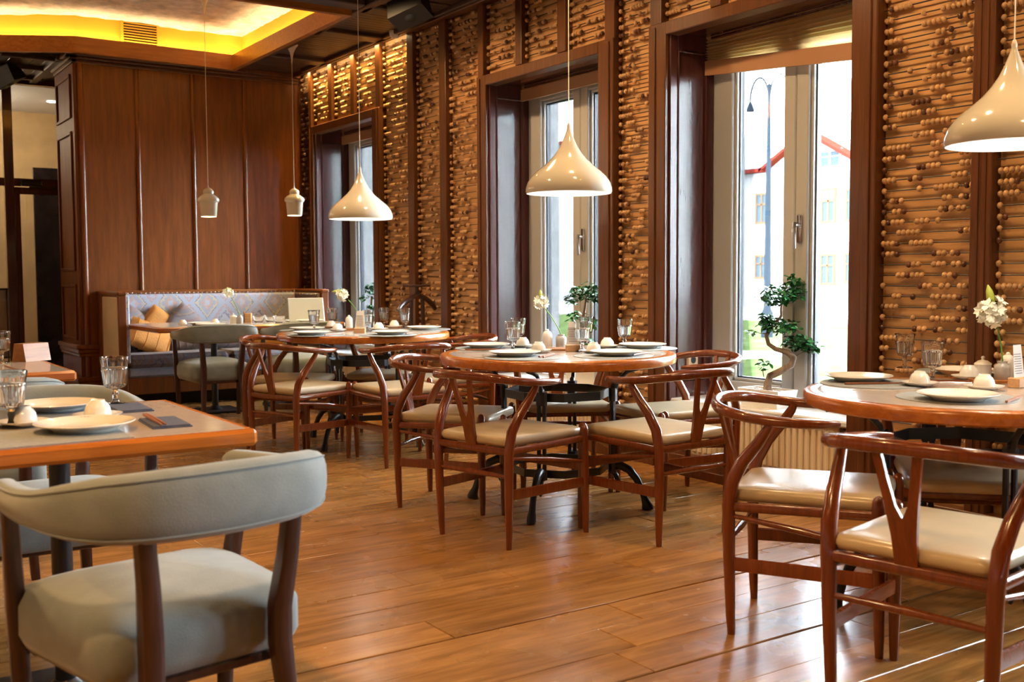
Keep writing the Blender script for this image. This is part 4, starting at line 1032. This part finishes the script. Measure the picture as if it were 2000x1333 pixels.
x, y = xy(252, 798, .762); put('napkin', mk_napkin, 'folded navy napkin on the far side of the nearest left table', 'napkin', (x, y, .7606), R(-2), 'folded navy napkins')
stick('left', (273, 806), (326, 835), 'orange brown chopstick across the navy napkin on the nearest left table', .0085)
stick('left', (279, 806), (334, 834), 'second brown chopstick across the navy napkin, farther from the plate', .0085)
stick('mid', (1036, 701), (1098, 687), 'brown chopstick on the front left mat of the middle round table, outer one')
stick('mid', (1046, 701.5), (1103, 688), 'brown chopstick on the front left mat of the middle round table, inner one')
stick('mid', (909, 683.5), (994, 682), 'brown chopstick before the back left plate of the middle round table')
stick('mid', (1247, 692), (1268, 689), 'brown chopstick tip beside the front right plate of the middle round table')
stick('far', (632, 655), (676, 651), 'brown chopstick on the front left mat of the farthest round table')
stick('far', (795, 652), (812, 649), 'brown chopstick beside the front right plate of the farthest round table')
stick('right', (1627, 750), (1792, 748), 'long brown chopstick before the left plate of the right round table')
stick('right', (1954, 790), (2010, 768), 'brown chopstick on the front mat of the right round table at the frame edge')
stick('second', (12, 716), (32, 722), 'orange brown chopstick at the left edge of the second left table')
def cluster(tb, shaker=None, pot=None, vase=None, card=None, tray=None, cardrz=None):
    z = Z[tb]+.0006; n_ = TN[tb]; zt = 0
    if tray:
        x, y = xy(*tray, z); put('condiment_tray', mk_tray, 'small orange wooden tray at the centre of the %s' % n_, 'tray', (x, y, z), -YAW, 'condiment trays'); zt = .006
    if shaker: x, y = xy(*shaker, z); put('soy_bottle', mk_shaker, 'white ceramic bottle on the %s' % n_, 'bottle', (x, y, z+zt), 0, 'white ceramic bottles')
    if pot: x, y = xy(*pot, z); put('lidded_pot', mk_pot, 'white lidded ceramic pot on the %s' % n_, 'pot', (x, y, z+zt), 0, 'white ceramic pots')
    if vase: x, y = xy(*vase, z); put('flower_vase', mk_vase, 'small grey clay vase on the %s' % n_, 'vase', (x, y, z+zt), 0, 'grey clay vases')
    if card: x, y = xy(*card, z); put('menu_stand', mk_card, 'paper menu card in a wooden block on the %s' % n_, 'menu', (x, y, z), -YAW if cardrz is None else cardrz, 'menu cards in wooden blocks')
cluster('mid', (1069, 682), None, (1096, 682), (1119, 687), (1082, 685))
cluster('far', (682, 644), None, (703, 643), (703, 651), (690, 645.5))
cluster('right', None, (1919, 742), (1957, 746), (1990, 757), (1938, 748), -YAW+R(35))
x, y = xy(1968, 738, Z['right']); put('soy_bottle', mk_shaker, 'white ceramic bottle behind the vase of the right round table', 'bottle', (x, y, Z['right']+.0006), 0, 'white ceramic bottles')
cluster('bench', None, (456, 631), (468, 632), None, None)
# flowers
def basis(p):
    r = Vector((math.cos(YAW), -math.sin(YAW), 0)); D = (p-CAM).dot(fwd); return r, D/FPX
def petal_q(q, c, n_, tan, L, w):
    s = n_.cross(tan).normalized()
    q.add([c, c+tan*L*.5+s*w*.5+n_*L*.12, c+tan*L+n_*L*.05, c+tan*L*.5-s*w*.5+n_*L*.12, c+tan*L*.5+n_*L*.02], [(0, 1, 4), (1, 2, 4), (2, 3, 4), (3, 0, 4)])
def flower(label, base, pts, cu, cv, rad, budpt, nf=16):
    t = thing('flower_stalk', label, 'flower', base, 0, 'white flower stalks in vases'); r, k = basis(base); up = Vector((0, 0, 1))
    f = lambda u, v, d=0: r*((u-pts[0][0])*k)+up*((pts[0][1]-v)*k)+Vector((fwd.x, fwd.y, 0))*d
    h0 = pts[0]
    z0 = Vector((0, 0, .0))
    P = [Vector((0, 0, -.04))]+[f(*p) for p in pts]
    MB().sweep(P, [.0032]*len(P), n=8, up=(.3, .2, 0)).build('stem', 'stem', t, 60)
    c = f(cu, cv); R_ = rad*k; lr = random.Random(int(cu))
    for i in range(nf):
        ph = math.acos(1-2*(i+.5)/nf); th = i*2.399
        n_ = Vector((math.sin(ph)*math.cos(th), math.sin(ph)*math.sin(th), math.cos(ph)))
        p = c+Vector((n_.x, n_.y, n_.z))*R_*lr.uniform(.55, .95); a = n_.orthogonal().normalized(); b = n_.cross(a); q = MB()
        for j in range(6):
            g = 2*math.pi*j/6+lr.random(); petal_q(q, p, n_, (a*math.cos(g)+b*math.sin(g)+n_*.25).normalized(), R_*.62, R_*.36)
        q.sphere(p+n_*R_*.05, R_*.07, 6, 4); q.build('floret', 'petal', t, 0)
    b0, b1 = f(cu, cv-rad*.6), f(*budpt); d = (b1-b0)
    MB().sweep([b0, b0+d*.3, b0+d*.7, b1], [R_*.2, R_*.30, R_*.22, R_*.04], n=8, up=(.3, .2, 0)).build('bud', 'bud', t, 60)
def on(tb, u, v, h): x, y = xy(u, v, Z[tb]); return Vector((x, y, Z[tb]+.0066+h))
flower('white flower stalk in the vase of the middle round table', on('mid', 1096, 682, .07), [(1096, 652), (1088, 635), (1077, 617), (1066, 602)], 1057, 588, 14, (1055, 564))
flower('pale flower stalk leaning left on the farthest round table', on('far', 703, 643, .07), [(703, 621), (698, 607), (690, 594), (681, 584)], 670, 574, 12, (649, 568))
flower('large white flower stalk in the vase of the right round table', on('right', 1957, 746, .07), [(1953, 700), (1950, 672), (1945, 648), (1940, 625)], 1930, 603, 27, (1921, 550), 22)
flower('small pale flower stalk in the vase of the bench table', on('bench', 468, 632, .06), [(466, 612), (462, 598), (455, 583), (450, 575)], 445, 567, 10, (443, 556), 12)
# bench table things
for u, v, k in ((357, 636, 0), (420, 634, 1)):
    zb_ = Z['bench']+.0006; x, y = xy(u, v, zb_); put('teacup', mk_cup, 'white teacup upside down on the bench table, %s' % ('beside the mustard cushion tip' if k == 0 else 'behind the middle plate'), 'cup', (x, y, zb_), 0, 'upturned teacups')
for u, v, nm in ((395, 635, 'on the bench table in front of the pointed cushion'), (606, 630, 'on the bench table beside the laptop'), (412, 638, 'at the near edge of the bench table')):
    zb_ = Z['bench']+.0006; x, y = xy(u, v, zb_); put('plate', mk_plate, 'white plate %s' % nm, 'plate', (x, y, zb_), face(x, y), 'white plates')
for u, v, nm in ((505, 630, 'left'), (528, 629, 'middle'), (545, 631, 'right')):
    zb_ = Z['bench']+.0006; x, y = xy(u, v, zb_); t = thing('glass_bowl', 'small clear glass bowl on the bench table, %s of three' % nm, 'bowl', (x, y, zb_), 0, 'glass bowls on the bench table')
    MB().lathe([(0, 0), (.03, 0), (.045, .02), (.055, .06), (.0535, .06), (.042, .022), (.028, .004), (0, .004)], n=28).build('bowl_body', 'drinkglass', t, 60)
x, y = xy(485, 631, Z['bench']); t = thing('menu_block', 'upright wooden block beside the vase on the bench table', 'block', (x, y, Z['bench']+.0006), -YAW)
MB().box(-.03, .03, -.02, .02, 0, .085, .003).build('block', 'blockwood', t, 0); MB().box(-.034, -.03, -.03, .03, 0, .10, .001).build('side', 'panelwood', t, 0)
x, y = xy(600, 629, Z['bench']); t = thing('laptop', 'open silver laptop with its lid back to the camera on the bench table', 'laptop', (x, y, Z['bench']+.0006), R(-12))
MB().box(-.16, .16, 0, .22, 0, .012, .004).build('keyboard_base', 'laptopmetal', t, 0)
MB(Matrix.Rotation(R(-20), 4, 'X')).box(-.16, .16, -.006, .004, .0, .225, .005).build('lid', 'laptopmetal', t, 0)
# napkin stand on the second left table
x, y = xy(62, 705, .76); t = thing('napkin_stand', 'orange wooden tent shaped napkin stand on the second left table', 'napkin holder', (x, y, .7606), R(28))
MB().prism([(-.05, 0), (.05, 0), (.032, .085), (-.032, .085)], lambda a, b, tt: (tt, a, b), -.07, .07).build('body', 'fascia', t, 0)
q = MB()
for a, b in ((-.018, .06), (.018, .06), (-.028, .028), (.028, .028)): q.prism([(a-.006, b-.008), (a+.006, b-.008), (a+.004, b+.008), (a-.004, b+.008)], lambda p_, r_, tt: (tt, p_, r_), .0695, .0706)
q.prism([(-.014, .0), (.014, .0), (.010, .018), (-.010, .018)], lambda p_, r_, tt: (tt, p_, r_), .0695, .0706); q.build('cut_outs', 'black', t, 0)
setting('second', 'at the left frame edge on the second left table', None, None, None, (2, 647))
# ------------------------------------------------------------------ window plants
def plant(label, name, base, u0, v0, trunk, clusters, seed, twigs=(), leafL=.040):
    t = thing(name, label, 'plant', base, 0, 'bonsai trees on the window sills'); r, k = basis(base); up = Vector((0, 0, 1)); lr = random.Random(seed); dd = Vector((fwd.x, fwd.y, 0)).normalized()
    f = lambda u, v, d=0: r*((u-u0)*k)+up*((v0-v)*k)+dd*d
    MB().sweep([f(u, v, .02*math.sin(i*.9)) for i, (u, v, w) in enumerate(trunk)], [w*k for u, v, w in trunk], n=10, up=(fwd.x, fwd.y, .01)).build('trunk', 'bark', t, 60)
    if twigs:
        q = MB()
        for tw in twigs: q.sweep([f(*p) for p in tw], [.003, .0025, .0018][:len(tw)]+[.0018]*(len(tw)-3), n=6, up=(fwd.x, fwd.y, .01))
        q.build('twig', 'bark', t, 60)
    for (cu, cv, rx, ry, nl) in clusters:
        q = MB()
        for i in range(nl):
            while 1:
                a, b, c = lr.uniform(-1, 1), lr.uniform(-1, 1), lr.uniform(-1, 1)
                if a*a+b*b+c*c < 1: break
            p = f(cu+a*rx, cv+b*ry, c*rx*k*.8); n_ = Vector((lr.uniform(-.8, .8), lr.uniform(-.8, .8), 1)).normalized()
            tn = n_.orthogonal().normalized(); g = lr.random()*6.28; tn = (tn*math.cos(g)+n_.cross(tn)*math.sin(g)); tn.z -= .25; tn.normalize(); n_ = (n_-tn*n_.dot(tn)).normalized()
            s = n_.cross(tn); L = leafL*lr.uniform(.7, 1.15); w = L*.27
            q.add([p, p+tn*L*.3+s*w, p+tn*L*.68+s*w*.85, p+tn*L-n_*L*.08, p+tn*L*.68-s*w*.85, p+tn*L*.3-s*w, p+tn*L*.5-n_*L*.07], [(0, 1, 6), (1, 2, 6), (2, 3, 6), (3, 4, 6), (4, 5, 6), (5, 0, 6)])
        o = q.build('leaves', 'leaf', t, 60); o['kind'] = 'stuff'
    return t
def trough(label, x, y, w, d, h, grp='white planters on the window sills'):
    t = thing('planter', label, 'planter', (x, y, SILL), R(90), grp); q = MB(); z = [(w/2*.88, d/2*.85, 0), (w/2, d/2, h), (w/2-.008, d/2-.008, h), (w/2-.012, d/2-.012, h-.015)]; vs = []
    for a, b, c in z: vs += [(-a, -b, c), (a, -b, c), (a, b, c), (-a, b, c)]
    q.add(vs, [(3, 2, 1, 0)]+[(i*4+j, i*4+(j+1) % 4, (i+1)*4+(j+1) % 4, (i+1)*4+j) for i in range(3) for j in range(4)]); q.build('box', 'pot', t, 0)
    MB().box(-w/2+.011, w/2-.011, -d/2+.011, d/2-.011, h-.03, h-.016).build('earth', 'soil', t, 0)
    q = MB(); lr = random.Random(3)
    for i in range(60): q.sphere((lr.uniform(-w/2+.03, w/2-.03), lr.uniform(-d/2+.025, d/2-.025), h-.012), lr.uniform(.006, .012), 6, 4, (1, 1, .7))
    o = q.build('pebbles', 'pebble', t, 60); o['kind'] = 'stuff'
trough('white planter box under the bonsai in the nearest window', 4.47, 4.10, .30, .16, .10)
trough('white planter box with pebbles under the plant in the middle window', 4.47, 5.72, .34, .16, .10)
trough('white planter box under the plant in the farthest window', 4.47, 8.98, .34, .16, .10)
plant('twisted bonsai tree with leaf clouds on the sill of the nearest window', 'bonsai_tree', Vector((4.47, 4.10, SILL+.085)), 1504, 768,
      [(1504, 768, 8.5), (1506, 755, 8), (1511, 739, 7.5), (1531, 729, 7.2), (1550, 716, 7), (1553, 702, 7), (1540, 691, 5.5), (1519, 685, 4.5), (1507, 676, 4.2), (1503, 660, 4.2), (1508, 647, 4), (1520, 632, 3.6), (1528, 621, 3), (1528, 608, 2.5), (1532, 590, 2)],
      [(1522, 580, 40, 20, 230), (1553, 566, 20, 26, 130), (1500, 630, 18, 18, 80), (1530, 640, 36, 16, 170), (1562, 670, 28, 15, 120), (1590, 682, 20, 11, 70), (1476, 651, 13, 6, 16), (1498, 715, 14, 11, 26)], 5,
      [[(1556, 702), (1572, 692), (1588, 690)], [(1497, 740), (1495, 728), (1497, 715)], [(1506, 655), (1490, 655), (1478, 650)]])
plant('bushy bonsai plant on the sill of the middle window', 'bonsai_tree', Vector((4.47, 5.72, SILL+.085)), 1102, 716,
      [(1102, 716, 5), (1104, 690, 4.5), (1098, 660, 4), (1088, 640, 3.6), (1092, 615, 3.2), (1095, 595, 2.6), (1098, 575, 2)],
      [(1098, 562, 32, 18, 140), (1124, 574, 16, 12, 50), (1074, 575, 14, 12, 40), (1080, 612, 20, 14, 60), (1105, 622, 16, 12, 50), (1078, 650, 18, 12, 45), (1096, 660, 16, 12, 40), (1093, 680, 16, 12, 30)], 8, leafL=.044)
plant('small loose bonsai plant on the sill of the farthest window', 'bonsai_tree', Vector((4.47, 8.98, SILL+.085)), 716, 672,
      [(716, 672, 4), (712, 650, 3.4), (714, 620, 3), (711, 600, 2.5), (713, 575, 2)], [(714, 560, 17, 14, 80), (724, 575, 9, 9, 30), (698, 577, 10, 5, 16), (716, 598, 15, 9, 50), (722, 615, 10, 8, 25)], 11, leafL=.048)
# ------------------------------------------------------------------ valet stand, loudspeakers, vent, sensor, socket
t = thing('valet_stand', 'dark wooden valet stand with hanger before the abacus wall', 'coat stand', (3.92, 7.14, 0), R(24))
for s in (-1, 1): MB().sweep([(s*.10, 0, .03), (s*.085, 0, .55), (s*.07, 0, 1.0)], .016, .012, n=8, sq=.5, up=(0, 1, 0)).build('post', 'darkleg', t, 40)
MB().sweep([(-.235, 0, .90), (-.20, 0, .935), (-.10, -.01, .985), (0, -.015, 1.02), (.10, -.01, .985), (.20, 0, .935), (.235, 0, .90)], [.02, .026, .02, .014, .02, .026, .02], [.018, .02, .016, .014, .016, .02, .018], n=10, up=(0, 1, 0)).build('hanger', 'darkleg', t, 60)
q = MB().box(-.115, .115, -.05, .05, 1.075, 1.092, .005); q.cyl((0, 0, 1.0), (0, 0, 1.08), .012); q.build('tray', 'darkleg', t, 0)
MB().cyl((-.09, 0, .74), (.09, 0, .74), .011).build('trouser_bar', 'darkleg', t, 60)
q = MB().box(-.20, .20, -.16, -.12, 0, .035, .006).box(-.20, .20, .12, .16, 0, .035, .006).box(-.12, -.08, -.16, .16, .01, .04, .006).box(.08, .12, -.16, .16, .01, .04, .006); q.build('base', 'darkleg', t, 0)
def spk(label, loc, rot):
    t = thing('ceiling_loudspeaker', label, 'loudspeaker', loc, 0, 'black ceiling loudspeakers'); t.rotation_euler = rot
    MB().prism([(-.09, -.08), (.09, -.08), (.06, .09), (-.06, .09)], lambda a, b, tt: (a, b, tt), -.14, .14).build('cabinet', 'speaker', t, 0)
    MB().lathe([(.055, 0), (.05, -.004), (.02, .012), (0, .01)], c=(0, 0, 0), n=20).build('cone', 'black', t, 60).matrix_local = Matrix.Translation((0, -.081, 0)) @ Matrix.Rotation(R(90), 4, 'X')
    MB().cyl((0, .08, 0), (0, .13, 0), .02).box(-.03, .03, .12, .15, -.03, .03, .004).build('bracket', 'iron', t, 40)
spk('black loudspeaker under the ceiling beside the abacus wall', (3.75, 6.9, 3.09), (R(70), R(20), R(30)))
spk('black loudspeaker under the ceiling at the left frame edge', (1.72, 11.2, 3.08), (R(70), R(-20), R(40)))
t = thing('ventilation_grille', 'slatted ventilation grille in the glowing yellow ceiling tray', 'vent', (2.695, 10.118, 3.385), R(1.6))
q = MB(); W_, H_ = .155, .113
for a in ((-W_-.02, W_+.02, H_-.004, H_+.016), (-W_-.02, W_+.02, -H_-.016, -H_+.004), (-W_-.02, -W_+.004, -H_, H_), (W_-.004, W_+.02, -H_, H_)): q.box(a[0], a[1], -.014, .004, a[2], a[3], .002)
q.build('frame', 'coveface', t, 0); MB().box(-W_, W_, .0, .004, -H_, H_).build('duct', 'black', t, 0)
for k in range(9):
    z = -H_+.018+k*(2*H_-.036)/8; M_ = Matrix.Translation((0, -.004, z)) @ Matrix.Rotation(R(-30), 4, 'X'); MB(M_).box(-W_, W_, -.008, .006, -.0015, .0015).box(-W_, W_, -.009, -.006, -.006, .002).build('slat', 'coveface', t, 0)
t = thing('motion_sensor', 'small pale round sensor on the cornice above the abacus wall', 'sensor', (4.19, 7.96, 3.165))
MB().lathe([(.045, .03), (.048, .02), (.045, -.005), (.03, -.03), (0, -.038)], n=20).build('dome', 'sensor', t, 60)
t = thing('wall_socket', 'cream wall socket on the jamb of the nearest window', 'socket', (4.493, 4.725, .641))
q = MB().box(-.04, .04, -.010, .012, -.04, .04, .004); q.build('plate', 'creampanel', t, 0)
MB(Matrix.Translation((0, -.0105, 0)) @ Matrix.Rotation(R(90), 4, 'X')).lathe([(.022, 0), (.020, -.002), (.018, -.001), (0, -.001)], n=20).build('outlet', 'black', t, 60)
